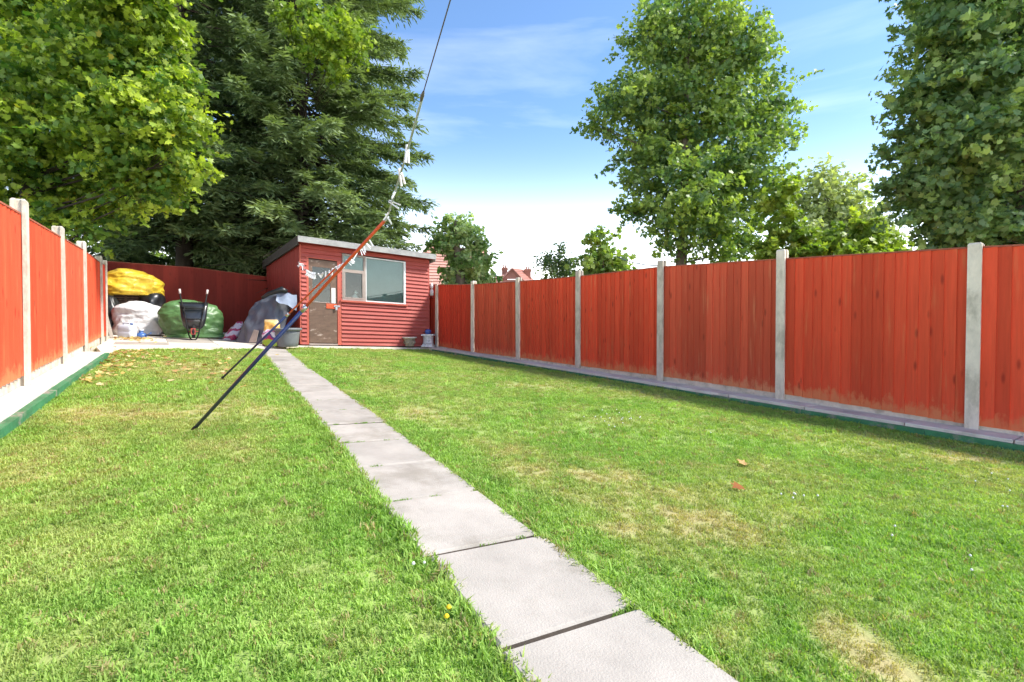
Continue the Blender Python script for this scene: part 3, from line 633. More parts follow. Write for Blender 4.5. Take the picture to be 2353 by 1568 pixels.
# bags of compost: printed plastic
def print_mat(name, bands, scale=3.5):
    m = mat(name, (1, 1, 1), rough=.35, var=.12, spec=.5, bump=.35, bscale=18); t = m.node_tree; b = t.nodes['Principled BSDF']
    c = N(t, 'ShaderNodeTexCoord'); nz = N(t, 'ShaderNodeTexNoise'); nz.inputs['Scale'].default_value = scale; nz.inputs['Detail'].default_value = 3; t.links.new(c.outputs['Object'], nz.inputs['Vector'])
    sx = N(t, 'ShaderNodeSeparateXYZ'); t.links.new(c.outputs['Object'], sx.inputs[0])
    a = N(t, 'ShaderNodeMath', operation='MULTIPLY_ADD'); a.inputs[1].default_value = .42; t.links.new(nz.outputs['Fac'], a.inputs[0]); t.links.new(sx.outputs['Z'], a.inputs[2])
    r = N(t, 'ShaderNodeValToRGB'); r.color_ramp.interpolation = 'CONSTANT'; e = r.color_ramp.elements
    while len(e) < len(bands): e.new(.5)
    for k, (pos, col) in enumerate(bands): e[k].position = pos; e[k].color = (*col, 1)
    t.links.new(a.outputs[0], r.inputs[0]); t.links.new(r.outputs[0], b.inputs['Base Color']); return m
pk, wh, pu, lg, og, ma = (.42, .03, .11), (.66, .62, .68), (.10, .05, .22), (.36, .50, .05), (.80, .38, .05), (.16, .015, .04)
cm1 = print_mat('printed_compost_bag', [(0, ma), (.20, lg), (.33, pk), (.37, pu), (.42, wh), (.53, (.5, .12, .3)), (.57, wh), (.60, (.72, .40, .10)), (.72, (.76, .56, .26))], 5)
cp_ = patio_pt(623, 795.5); cb = tag(empty('compost_bag', cp_), 'brightly printed plastic compost bag with orange top in front of the tarpaulin', 'bag')
loft('sack', [(0, .05, 0, .19, .13), (.0, .05, .04, .21, .15), (-.01, .05, .2, .185, .13), (-.015, .07, .36, .175, .11), (-.02, .09, .48, .17, .07), (-.035, .10, .56, .165, .035), (-.045, .10, .61, .15, .012)], cm1, cb, amp=.03, freq=7, seed=4)
cm2 = print_mat('striped_pink_bag', [(0, pk), (.12, wh), (.22, pk), (.30, wh), (.44, pk), (.52, wh), (.66, pk), (.80, ma)], 7)
c2 = patio_pt(537, 782); cb2 = tag(empty('fertiliser_bag', c2, R(25)), 'pink and white plastic bag slumped left of the tarpaulin', 'bag')
loft('sack', [(-.12, .05, 0, .14, .12), (-.09, .05, .03, .16, .13), (-.02, .06, .16, .16, .12), (.06, .08, .30, .13, .09), (.12, .1, .42, .09, .05), (.14, .11, .48, .06, .015)], cm2, cb2, amp=.022, freq=9, seed=6)
# green bag, wheelbarrow
gb = patio_pt(440, 779.5); gbag = tag(empty('green_bag', ppt(441, 13.0), R(30)), 'big green woven garden bag behind the upturned wheelbarrow', 'bag')
loft('sack', [(.06, 0, .03, .58, .28), (.06, 0, .08, .64, .31), (.02, .02, .22, .66, .33), (.0, .03, .42, .68, .34), (-.03, .04, .62, .66, .33), (-.06, .05, .80, .56, .27), (-.08, .06, .93, .36, .18), (-.08, .06, .97, .12, .08)], M['gbag'], gbag, amp=.055, freq=2.8, crease=.8, seed=9, n=90, sub=8, stretch=(1, 1, 1.2))
loft('hem', [(.10, -.02, .0, .72, .36), (.10, -.02, .025, .73, .36), (.08, -.01, .06, .66, .33), (.07, 0, .10, .60, .28)], M['gbag'], gbag, amp=.03, freq=7, seed=10, n=72)
wb = tag(empty('wheelbarrow', patio_pt(444, 782)+Vector((.0, .02, .01)), R(30)), 'black wheelbarrow stood upright on its nose, wheel and handles showing', 'wheelbarrow')
def wbx(x, y, z): return (x, y+.16*z, z)        # leans back
def wring(z, hw, dep, r=.05, yb=0.):
    pts = []
    for (sx, sy) in ((-1, -1), (1, -1), (1, 1), (-1, 1)):
        for k in range(4):
            a = {(-1, -1): math.pi, (1, -1): 1.5*math.pi, (1, 1): 0, (-1, 1): .5*math.pi}[(sx, sy)]+k*math.pi/6
            pts.append((sx*(hw-r)+r*math.cos(a), yb+(sy+1)/2*dep-sy*r+r*math.sin(a), z))
    return pts
mb = MB(); mb.rings([wring(.26, .16, .20, .05, .08), wring(.34, .22, .26, .06, .03), wring(.55, .265, .27, .06, .02), wring(.80, .29, .24, .06, .05), wring(.90, .30, .16, .05, .12)]); mb.build('tray', M['blackmetal'], wb, xf=wbx)
mb = MB(); rr = wring(.905, .305, .17, .05, .115); mb.tube(rr+[rr[0]], .012, 6); rr = wring(.865, .285, .06, .025, .05); mb.build('tray_rim', M['rubber'], wb, xf=wbx)
mb = MB()
for s in (-1, 1): mb.tube([(s*.06, -.035, .02), (s*.10, -.03, .12), (s*.15, -.01, .42), (s*.20, .0, .70), (s*.255, .04, .95), (s*.285, .09, 1.16)], .016, 8)
mb.tube([(-.06, -.035, .02), (-.03, -.04, .0), (.03, -.04, .0), (.06, -.035, .02)], .016, 8); mb.tube([(-.165, -.01, .5), (.165, -.01, .5)], .013, 8); mb.tube([(-.215, .0, .76), (.215, .0, .76)], .012, 8); mb.build('frame', M['rubber'], wb, xf=wbx)
for s in (-1, 1):
    mb = MB(); mb.tube([(s*.279, .08, 1.12), (s*.292, .105, 1.23)], .024, 10); mb.build('grip', M['grip'], wb, xf=wbx)
    mb = MB(); mb.tube([(s*.185, -.005, .62), (s*.19, -.17, .66), (s*.17, -.18, .74), (s*.20, -.01, .80)], .012, 8); mb.build('leg', M['rubber'], wb, xf=wbx)
mb = MB(); rs = []
for k in range(29):
    a = 2*math.pi*k/28; rs.append([(.035*math.cos(b), -.05+.0+(.13+.035*math.sin(b))*math.cos(a), .20+(.13+.035*math.sin(b))*math.sin(a)) for b in (2*math.pi*i/10 for i in range(10))])
mb.rings(rs, cap=False); wheel = mb.build('wheel', M['rubber'], wb, xf=wbx)
mb = MB(); rs = [[(x, -.05+r*math.cos(2*math.pi*i/20), .20+r*math.sin(2*math.pi*i/20)) for i in range(20)] for x, r in ((-.03, .03), (-.03, .10), (.03, .10), (.03, .03))]; mb.rings(rs); mb.build('rim', M['redhub'], wheel, xf=wbx)
mb = MB(); mb.tube([(-.10, -.05, .20), (.10, -.05, .20)], .01, 6); mb.box(-.05, .05, -.20, -.185, .13, .28); mb.build('axle', M['redhub'], wheel, xf=wbx)
# corner pile: black sacks, crate stack, yellow sheet, white bag, bottles, planks
yc = patio_pt(318, 775.0)
wbag = tag(empty('white_bag', ppt(319, 12.95), R(34)), 'white woven bulk bag, lumpy and half collapsed, under the yellow sheet', 'bag')
loft('sack', [(.06, 0, 0, .52, .36), (.07, 0, .05, .55, .38), (.06, 0, .2, .55, .38), (.0, .02, .42, .48, .36), (-.01, .03, .60, .50, .37), (-.02, .04, .72, .42, .33), (-.06, .05, .79, .30, .22), (-.10, .05, .85, .10, .10)], M['wbag'], wbag, amp=.06, freq=2.6, crease=.8, seed=14, n=90, sub=8, stretch=(.9, .9, 1.25))
crate = tag(empty('slatted_crate', ppt(298, 13.35), R(34)), 'brown slatted crate stack between white bag and yellow sheet', 'crate')
mb = MB(); mb.box(-.37, .37, .03, .5, .55, 1.12); mb.build('crate_body', M['dark'], crate)
for k in range(8):
    mb = MB(); z = .62+k*.062; mb.box(-.38, .38, -.005+.006*(k % 2), .025, z, z+.04); mb.build('slat', M['wicker'], crate)
for x in (-.36, -.1, .33): mb = MB(); mb.box(x, x+.05, -.022, -.007, .57, 1.13); mb.build('upright', M['wicker'], crate)
mb = MB(); mb.box(-.40, .40, .04, .52, 0, .549); mb.build('crate_base', M['wicker'], crate)
bs1 = at(352, 720, 13.6); bs = tag(empty('black_sack', Vector((bs1.x, bs1.y, gz(bs1.x, PH)))), 'black plastic sack right of the slatted crate', 'sack')
loft('sack', [(0, 0, 0, .26, .3), (0, 0, .2, .30, .32), (.0, 0, .7, .27, .3), (-.02, 0, 1.05, .22, .25), (-.03, 0, 1.16, .05, .05)], M['black'], bs, amp=.05, freq=5, crease=.8, seed=21)
bs2 = at(255, 720, 12.9); bs = tag(empty('black_sack', Vector((bs2.x, bs2.y, gz(bs2.x, PH)))), 'black plastic sack in the corner behind the leaning planks', 'sack')
loft('sack', [(0, 0, 0, .25, .25), (0, 0, .3, .28, .27), (.0, 0, .7, .22, .22), (-.02, 0, .98, .05, .05)], M['black'], bs, amp=.05, freq=5, crease=.8, seed=22)
yl = at(304, 678, 13.4); ys_ = tag(empty('yellow_sheet', yl, R(34)), 'crumpled yellow plastic sheet draped over the crate stack', 'sheet')
loft('sheet', [(.03, .1, -.01, .64, .36), (.0, .1, .06, .68, .40), (.0, .1, .2, .68, .40), (-.02, .1, .36, .62, .37), (-.05, .1, .52, .50, .32), (-.14, .1, .64, .32, .22), (-.18, .1, .69, .10, .08)], M['ybag'], ys_, amp=.065, freq=2.4, crease=.85, seed=31, n=90, sub=8, stretch=(.8, .8, 1.3))
loft('hanging_corner', [(-.50, -.12, -.30, .03, .03), (-.53, -.12, -.2, .08, .05), (-.56, -.08, -.06, .14, .09), (-.56, 0, .06, .16, .12), (-.50, .02, .14, .10, .08)], M['ybag'], ys_, amp=.03, freq=6, seed=33)
jc = patio_pt(294, 776.5); jer = tag(empty('water_container', jc+Vector((0, -.02, 0))), 'milky white plastic water container in front of the white bag', 'container')
mb = MB()
def rrect(hw, hd, z, r=.05): return [(sx*(hw-r)+r*math.cos(a0+k*math.pi/6), sy*(hd-r)+r*math.sin(a0+k*math.pi/6), z) for sx, sy, a0 in ((1, 1, 0), (-1, 1, .5*math.pi), (-1, -1, math.pi), (1, -1, 1.5*math.pi)) for k in range(4)]
mb.rings([rrect(.15, .10, 0), rrect(.165, .115, .015), rrect(.165, .115, .14), rrect(.160, .11, .15), rrect(.165, .115, .16), rrect(.165, .115, .24), rrect(.14, .10, .285), rrect(.09, .07, .31)]); mb.build('body', M['clear'], jer)
mb = MB(); mb.tube([(-.09, 0, .29), (-.08, 0, .345), (.05, 0, .345), (.07, 0, .29)], .018, 8); mb.build('handle', M['clear'], jer)
mb = MB(); mb.lathe([(.03, .30), (.03, .335), (.026, .34)], 14, (.1, 0)); mb.build('cap', M['bluebottle'], jer)
bc = patio_pt(328, 776.5); wtb = tag(empty('watering_can', bc+Vector((.0, -.05, 0))), 'small blue plastic can with spout beside the white container', 'can')
mb = MB(); mb.lathe([(.10, 0), (.115, .01), (.115, .07), (.09, .10), (.05, .12), (.045, .16), (.05, .165)], 20); mb.build('body', M['bluebottle'], wtb)
mb = MB(); mb.tube([(.10, 0, .05), (.18, -.02, .08), (.26, -.03, .115)], [.02, .014, .016], 8); mb.build('spout', M['bluebottle'], wtb)
mb = MB(); mb.lathe([(.048, .166), (.052, .17), (.052, .20), (.03, .21)], 16); mb.build('lid', M['clear'], wtb)
for (x0, y0, x1, y1, lab, wd) in ((257, 777, 240, 712, 'grey plank leaning steeply on the left fence end', .07), (282, 770, 248, 715, 'grey plank leaning at a slant behind the white container', .06)):
    a = patio_pt(x0, y0); b = at(x1, y1, a.y+.45); d = b-a; L = d.length; mb = MB(); mb.cbox(-wd/2, wd/2, -.012, .012, 0, L, .003); o = mb.build('leaning_plank', M['wood'], None, a); o.rotation_euler = d.to_track_quat('Z', 'Y').to_euler(); tag(o, lab, 'plank')
for (x, y, lab, rz, h) in ((384, 774.5, 'terracotta brick lying flat between white bag and green bag', .3, 0), (386, 773.5, 'terracotta brick laid on top of another beside the green bag', .1, .066)):
    a = patio_pt(x, y); mb = MB(); mb.cbox(-.105, .105, -.05, .05, 0, .065, .006); o = mb.build('loose_brick', M['brick'], None, Vector((a.x, a.y+.12, a.z+h))); o.rotation_euler = (0, 0, rz); tag(o, lab, 'brick')
# low concrete ledge in front of the back fence
mb = MB(); a, b = A+SU*.9-SV*.13, B-SU*.3-SV*.13
q = [a, b, b+SV*.11, a+SV*.11]; v = [W(p.x, p.y, PH-.01) for p in q]+[W(p.x, p.y, PH+.06) for p in q]
mb.add(v, [(4, 5, 6, 7), (0, 1, 5, 4), (1, 2, 6, 5), (2, 3, 7, 6), (3, 0, 4, 7)]); tag(mb.build('concrete_ledge', M['strip']), 'low pale concrete ledge along the foot of the back fence', 'ledge')

# ================================================================== WASHING LINE
P1 = at(888, 503, 3.3); P1b = gp(445, 987, .0); P2 = at(772, 616, 6.0); P2b = gp(510, 870, .0)
for nm, a, b, lab, fr in (('near', P1b, P1, 'long blue and orange clothes prop standing nearest on the lawn', (271)/443), ('far', P2b, P2, 'farther blue and orange clothes prop, shorter looking, behind the first', .60)):
    d = b-a; r = empty('clothes_prop', a); tag(r, lab, 'clothes prop', 'metal clothes props'); j = d*fr
    mb = MB(); mb.tube([Vector((0, 0, 0))-d*.004, j], .0135, 14); mb.build('lower_tube', M['blue'], r)
    mb = MB(); mb.tube([j-d*.01, d*.992, d], [.0105, .0105, .007], 12); mb.build('upper_tube', M['orange'], r)
    mb = MB(); mb.tube([j-d*.02, j+d*.004], .017, 12); e = d.normalized().cross(Vector((0, 0, 1))).normalized(); mb.tube([j, j+e*.03+Vector((0, 0, .012))], .004, 6); mb.build('clamp', M['metal'], r)
    mb = MB(); mb.tube([d*.99, d*1.01], [.011, .006], 10); mb.build('end_cap', M['rope'], r)
    mb = MB(); mb.tube([-d*.006, d*.012], .0155, 12); mb.build('foot', M['rubber'], r)
def sag(a, b, s, n=14): return [a+(b-a)*(k/n)+Vector((0, 0, -4*s*(k/n)*(1-k/n))) for k in range(n+1)]
near = at(1035, 0, 1.5); knot = P1+(near-P1)*.74; dirn = near-P1
hook = shed_pt(-.02, -.03, 2.02)
L1 = sag(P1, knot, .012, 10); L2 = sag(P1, P2, .05); L3 = sag(P2, hook, .17, 22)
line = tag(empty('washing_line', hook), 'pale washing line running from overhead over both props to the shed corner', 'line'); O = hook
def off(pts): return [p-O for p in pts]
mb = MB(); mb.tube(off(L1), .0035, 6); mb.tube(off([p+Vector((.006, 0, .004)) for p in L1]), .003, 6); mb.tube(off(L2), .0035, 6); mb.tube(off(L3), .0045, 6); mb.build('cord', M['rope'], line)
mb = MB(); mb.tube(off([knot, knot+dirn*.3, knot+dirn*1.1]), .0022, 6); mb.build('dark_cord', M['darkrope'], line)
mb = MB(); mb.tube(off([knot-dirn*.02, knot, knot+dirn*.015]), [.004, .008, .004], 8); mb.build('knot', M['darkrope'], line)
mb = MB(); mb.tube([(0, 0, -.01), (-.02, -.03, 0), (0, -.05, .01), (.02, -.03, .0)], .005, 6); mb.build('wall_hook', M['metal'], line)
def peg_mesh():
    mb = MB()
    for s in (-1, 1): mb.add([(s*.002, -.004, .02), (s*.007, -.004, .02), (s*.015, -.004, -.055), (s*.008, -.004, -.055), (s*.002, .004, .02), (s*.007, .004, .02), (s*.015, .004, -.055), (s*.008, .004, -.055)], [(0, 1, 2, 3), (7, 6, 5, 4), (0, 4, 5, 1), (1, 5, 6, 2), (2, 6, 7, 3), (3, 7, 4, 0)])
    mb.tube([(-.008, 0, -.004), (.008, 0, -.004)], .006, 6); return mb.mesh('clothes_peg', M['peg'])
PEG = peg_mesh()
def along(L, t): f = t*(len(L)-1); i = min(int(f), len(L)-2); return L[i]+(L[i+1]-L[i])*(f-i)
def pegs(L, ts, lab, grp, s=1.0, spread=25):
    for t in ts:
        p = along(L, t); o = link('clothes_peg', PEG, None, p, (R(random.uniform(-spread, spread)), R(random.uniform(-spread, spread)*1.6), R(random.uniform(0, 180))), (s, s, s)); tag(o, lab, 'peg', grp)
pegs(L1, (.03, .09), 'white peg on the washing line just above the orange pole tip', 'pegs just above the near pole tip', 1.0, 40)
pegs(L1, (.22,), 'white peg standing up on the steep line, third above the orange pole tip', None, 1.0, 40); pegs(L1, (.33,), 'white peg hanging from the middle of the steep washing line', None, 1.1, 40); pegs(L1, (.52,), 'largest white peg, high on the steep washing line', None, 1.2, 40); pegs(L1, (.70,), 'topmost white peg on the steep washing line', None, 1.1, 40)
for o in list(COL.objects):
    if o.name.startswith('clothes_peg') and 'group' in o and o['group'] is None: del o['group']
pegs(L2, (.22, .27, .31, .36, .46, .58, .64, .70, .76, .8, .88, .92, .97), 'small white peg on the line between the two orange pole tips', 'pegs between the two props', 1.0, 35)
pegs(L3, [.40+.012*k for k in range(8)]+[.53+.016*k for k in range(9)], 'small white peg in the crowded row hanging across the shed door', 'pegs crowded before the shed door', 1.5, 20)
pegs(L3, (.05, .1, .16, .22, .3), 'small white peg on the sagging line just left of the far pole tip', 'pegs left of the far pole tip', 1.2, 35)
pegs(L3, (.85, .9, .93, .96), 'small white peg on the line end at the shed corner', 'pegs at the shed corner', 1.5, 50)

# ================================================================== TREES
def frames(nrm, rng):
    n = nrm/np.linalg.norm(nrm, axis=1, keepdims=True); r = rng.normal(size=n.shape); t = np.cross(n, r); t /= np.linalg.norm(t, axis=1, keepdims=True)+1e-9
    return n, t, np.cross(n, t)
LEAF5 = (np.array([(0, -.5, 0), (.5, -.22, .06), (.27, 0, .03), (.44, .32, .07), (.14, .22, 0), (0, .58, -.05), (-.14, .22, 0), (-.44, .32, .07), (-.27, 0, .03), (-.5, -.22, .06)]),
         np.array([(0, 1, 2), (0, 2, 8), (0, 8, 9), (2, 3, 4), (2, 4, 8), (4, 6, 8), (4, 5, 6), (6, 7, 8)]))
LEAF4 = (np.array([(0, -.5, 0), (.5, -.1, .06), (.2, .08, .02), (.33, .42, .06), (0, .36, -.03), (-.33, .42, .06), (-.2, .08, .02), (-.5, -.1, .06)]), np.array([(0, 1, 2), (0, 2, 6), (0, 6, 7), (2, 3, 4), (2, 4, 6), (4, 5, 6)]))
LEAF3 = (np.array([(0, -.5, 0), (.42, -.10, .06), (.2, .1, .02), (0, .55, -.05), (-.2, .1, .02), (-.42, -.10, .06)]), np.array([(0, 1, 5), (1, 2, 5), (2, 4, 5), (2, 3, 4)]))
LEAFO = (np.array([(0, -.5, 0), (.3, 0, .05), (0, .5, -.03), (-.3, 0, .05)]), np.array([(0, 1, 3), (1, 2, 3)]))
BLADE = (np.array([(0, 0, 0), (.5, .35, .02), (0, 1, -.06), (-.5, .35, .02)]), np.array([(0, 1, 3), (1, 2, 3)]))
def leaf_obj(name, parent, pos, nrm, size, tint, tmpl, m, tang=None):
    n, t, b = frames(nrm, rng)
    if tang is not None:
        b = tang/np.linalg.norm(tang, axis=1, keepdims=True); t = np.cross(b, n); t /= np.linalg.norm(t, axis=1, keepdims=True)+1e-9; n = np.cross(t, b)
    tv, tf = tmpl; K = len(tv)
    if np.ndim(size) == 1: size = np.stack([size]*3, 1)
    v = pos[:, None, :]+t[:, None, :]*(tv[None, :, 0:1]*size[:, None, 0:1])+b[:, None, :]*(tv[None, :, 1:2]*size[:, None, 1:2])+n[:, None, :]*(tv[None, :, 2:3]*size[:, None, 2:3])
    f = tf[None]+(np.arange(len(pos))*K)[:, None, None]
    me = npmesh(name, v.reshape(-1, 3), f.reshape(-1, 3), m, np.repeat(tint, K, axis=0)); return link(name, me, parent)
KL = 34
def crown_points(clumps, density, sub_r, flat=.6, shell=.5):
    """clumps: centre, radius; leaf sprays gathered round many twig ends"""
    P, Nn, Cc, tw = [], [], [], []
    for c, r in clumps:
        c = np.array(c); m = max(6, int(density*r*r)); d = rng.normal(size=(m, 3)); d /= np.linalg.norm(d, axis=1, keepdims=True); rad = r*rng.uniform(0.2, 1, m)**shell*np.where(rng.uniform(size=m) < .16, rng.uniform(1.1, 1.38, m), 1)
        sc = c+d*rad[:, None]*np.array((1, 1, .92)); tw.append((c, sc))
        k = KL; tw_d = d+rng.normal(size=(m, 3))*.45; tw_d[:, 2] = tw_d[:, 2]*.6-.12; tw_d /= np.linalg.norm(tw_d, axis=1, keepdims=True); u_ = rng.uniform(-1.1, 1., m*k)
        pos = np.repeat(sc, k, 0)+np.repeat(tw_d, k, 0)*(u_*sub_r*2.1)[:, None]+rng.normal(size=(m*k, 3))*(sub_r*(.62-.28*u_))[:, None]*np.array((1, 1, flat)); out = np.repeat(d, k, 0)
        nr = out*.5+np.array((0, 0, .6))+rng.normal(size=(m*k, 3))*.8
        P.append(pos); Nn.append(nr); Cc.append(np.repeat(np.where(rng.uniform(size=m) < .22, rng.uniform(.9, 1.35, m), rng.uniform(0, .75, m)), k))
    return np.concatenate(P), np.concatenate(Nn), np.concatenate(Cc), tw
def tree(name, label, base, top, clumps, leaf, density, sub_r, c_lo, c_hi, r0=.2, m=None, tmpl=LEAF3, bark='bark', flat=.6, limbs=True, twigs=3, group=None, yellow=.0, lean=(0, 0)):
    root = tag(empty(name, base), label, 'tree', group); O = np.array(root.location)
    cl = [(np.array(c)-O, r) for c, r in clumps]; tp_ = np.array(top)-O
    P, Nn, q, tw = crown_points(cl, density, sub_r, flat)
    keep = P[:, 2] > .25; P, Nn, q = P[keep], Nn[keep], q[keep]
    s = leaf*rng.uniform(.45, 1.3, len(P)); mixv = np.clip(q+rng.normal(size=len(P))*.14, 0, 1.35)[:, None]
    tint = np.array(c_lo)*(1-mixv)+np.array(c_hi)*mixv; tint = tint*rng.uniform(.8, 1.2, (len(P), 1))
    if yellow: ysel = rng.uniform(size=len(P)) < yellow; tint[ysel] = np.array((.35, .30, .03))
    mb = MB(); h = tp_[2]; tr = [Vector((tp_[0]*t**1.5+.1*math.sin(t*5), tp_[1]*t**1.5+.08*math.cos(t*4)-.08, h*t)) for t in np.linspace(0, 1, 9)]
    mb.tube(tr, [r0*(1.25-.25*min(1, i*2/8))*(1-.8*i/8) for i in range(9)], 10); mb.build('trunk', M[bark], root)
    if limbs:
        mb = MB()
        for (c, sc) in tw:
            fz = max(.12, min(.92, (c[2]-.35*np.linalg.norm(c[:2]-tp_[:2]*.5))/h)); i = fz*8; a = tr[int(i)].lerp(tr[min(8, int(i)+1)], i-int(i)); e = Vector(c)
            midp = a.lerp(e, .5)+Vector((0, 0, -.05*(e-a).length)); rr = r0*.24*(1-.5*fz); mb.tube([a, midp, e], [rr, rr*.6, rr*.25], 5)
            for k in rng.choice(len(sc), min(len(sc), twigs*3), replace=False): mb.tube([midp.lerp(e, .6), e.lerp(Vector(sc[k]), .5)+Vector((0, 0, .03)), Vector(sc[k])], [rr*.25, rr*.16, .004], 4)
        mb.build('limbs', M[bark], root)
    leaf_obj('crown', root, P, Nn, s, tint, tmpl, m or M['leaf']); return root
def cl(Y, lst, jit=.5):
    out = []
    for (x, y, r) in lst:
        yy = Y+random.uniform(-jit, jit)*r/F*Y*1.6; p = at(x, y, yy); out.append((p, r/F*yy))
    return out
DG, LG, YG = (.09, .175, .070), (.33, .43, .10), (.19, .27, .035)

# sycamore beyond the right fence, middle of the photo
Ys = 17.5; tb = at(1553, 640, Ys); b = Vector((tb.x, tb.y, gz(tb.x)))
C = cl(Ys, [(1555, 35, 80), (1640, 45, 75), (1490, 80, 62), (1715, 110, 62), (1555, 130, 105), (1670, 170, 100), (1455, 215, 72), (1395, 245, 44), (1372, 290, 34), (1580, 250, 125), (1735, 250, 80), (1480, 310, 85), (1620, 350, 120), (1775, 300, 48), (1500, 400, 75), (1715, 390, 85), (1580, 450, 105), (1690, 480, 85), (1475, 470, 40), (1455, 490, 28), (1620, 545, 75), (1700, 560, 55), (1530, 540, 36), (1770, 430, 40)])
tree('sycamore_tree', 'tall sycamore with full crown behind the middle of the right fence', b, at(1590, 60, Ys), C, .17, 38, .24, DG, LG, r0=.22, tmpl=LEAF4, flat=.55)
# sycamore at the right edge
Yd = 9.6; tb = at(2330, 640, Yd); b = Vector((tb.x, tb.y, gz(tb.x)))
C = cl(Yd, [(2190, 40, 85), (2270, -20, 110), (2350, 60, 120), (2170, 140, 88), (2125, 220, 66), (2250, 190, 110), (2370, 220, 130), (2128, 320, 78), (2240, 320, 110), (2360, 360, 130), (2100, 420, 60), (2215, 440, 105), (2340, 490, 120), (2150, 505, 70), (2260, 545, 85), (2370, 580, 80), (2190, 570, 50), (2480, 150, 150), (2480, 350, 150), (2470, 520, 120), (2200, -90, 110), (2340, -130, 140)])
tree('sycamore_tree', 'large dark sycamore cut off by the right edge of the photo', b, at(2340, 40, Yd), C, .125, 100, .175, (.11, .205, .095), (.31, .42, .14), r0=.2, tmpl=LEAF5, flat=.55)
# pale willow-like tree far off, and the bright maple shrub in front of it
Ye = 34; tb = at(1900, 640, Ye); b = Vector((tb.x, tb.y, gz(tb.x)))
C = cl(Ye, [(1880, 415, 38), (1915, 445, 55), (1865, 460, 42), (1940, 490, 50), (1985, 505, 40), (1890, 510, 50), (2020, 540, 32), (1960, 545, 55), (1900, 565, 60), (1850, 540, 40), (2040, 575, 30), (1990, 585, 50)])
tree('pale_willow_tree', 'pale feathery willow-like tree in the distance right of the middle sycamore', b, at(1905, 450, Ye), C, .42, 11, .50, (.26, .31, .12), (.42, .47, .22), r0=.35, tmpl=LEAFO, flat=.9)
Yf = 13.2; tb = at(1880, 640, Yf); b = Vector((tb.x, tb.y, gz(tb.x)))
C = cl(Yf, [(1800, 520, 36), (1785, 465, 34), (1815, 430, 26), (1770, 575, 32), (1840, 560, 45), (1900, 565, 48), (1960, 545, 45), (1930, 585, 45), (2010, 560, 44), (2050, 580, 36), (1990, 590, 40), (1850, 600, 40), (1760, 610, 30)])
tree('maple_shrub', 'bright yellow-green maple bush rising just above the right fence', b, at(1890, 560, Yf), C, .15, 100, .11, (.14, .24, .04), (.36, .45, .07), r0=.08, tmpl=LEAF5, flat=.6)
# ivy-clad stump beside the shed
Yg = 19; tb = at(1055, 660, Yg); b = Vector((tb.x, tb.y, gz(tb.x)))
C = cl(Yg, [(1035, 525, 28), (1070, 525, 34), (1010, 560, 28), (1052, 560, 42), (1095, 560, 26), (1042, 600, 32), (1092, 605, 36), (1062, 640, 42), (1052, 645, 26), (1108, 645, 32), (1055, 690, 50)])
tree('ivy_clad_trunk', 'stubby ivy-clad tree trunk standing just right of the shed roof', b, at(1055, 510, Yg), C, .19, 80, .13, (.14, .26, .06), (.52, .62, .30), r0=.34, tmpl=LEAFO, flat=1.)
# two young trees over the fence
Yh = 19; tb = at(1285, 660, Yh); b = Vector((tb.x, tb.y, gz(tb.x)))
tree('young_tree', 'thin young tree with sparse twigs above the right fence', b, at(1290, 565, Yh), cl(Yh, [(1290, 575, 14), (1285, 600, 24), (1265, 612, 22), (1250, 600, 14), (1305, 618, 22), (1285, 640, 34), (1318, 635, 18)]), .12, 105, .15, (.09, .16, .055), (.26, .34, .12), r0=.06, tmpl=LEAFO, flat=.9)
Yi = 14.5; tb = at(1390, 660, Yi); b = Vector((tb.x, tb.y, gz(tb.x)))
tree('young_tree', 'young sycamore sapling with larger leaves left of the tall sycamore', b, at(1392, 575, Yi), cl(Yi, [(1395, 570, 22), (1380, 600, 28), (1355, 605, 20), (1410, 600, 22), (1395, 630, 34), (1350, 632, 22), (1425, 625, 16), (1375, 548, 8)]), .16, 62, .17, (.12, .21, .05), (.30, .40, .09), r0=.05, tmpl=LEAF5, flat=.8)
# maple over the left fence
Ym = 10.2; b = W(-9.6, 9.6)
C = cl(9.6, [(40, 40, 100), (150, 60, 105), (260, 90, 90), (60, 190, 110), (180, 190, 105), (300, 190, 95), (385, 195, 62), (360, 260, 80), (430, 275, 50), (250, 300, 100), (130, 300, 105), (20, 320, 100), (340, 340, 70), (410, 350, 60), (60, 420, 90), (170, 420, 80), (290, 410, 75), (380, 410, 52), (250, 480, 55), (150, 500, 55), (340, 450, 50), (200, 530, 36), (100, 510, 40), (20, 500, 60), (330, 60, 70), (400, 90, 45), (-80, 100, 130), (-80, 300, 130), (60, -60, 110), (220, -40, 110), (350, -30, 70)], .8)
tree('field_maple_tree', 'broad bright green maple overhanging the left fence', b, at(150, 60, 10.4), C, .115, 92, .165, (.075, .165, .028), (.40, .49, .065), r0=.15, tmpl=LEAF5, flat=.5, yellow=.004, bark='darkbark')
C = cl(14.6, [(730, 60, 24), (770, 95, 28), (805, 75, 20), (755, 140, 22), (705, 120, 18), (815, 125, 16), (720, 25, 20), (690, 80, 16), (785, 40, 18), (838, 100, 14), (770, 165, 14), (735, 100, 16), (660, 40, 16)], 2.0)
b2 = W(-8.9, 13.4)
tree('lime_green_maple', 'lime green maple branches showing high in front of the dark conifers', W(-7.7, 17.6), at(735, 40, 16.2), C, .14, 100, .17, (.14, .24, .03), (.30, .38, .045), r0=.08, tmpl=LEAF5, flat=.5, bark='darkbark')

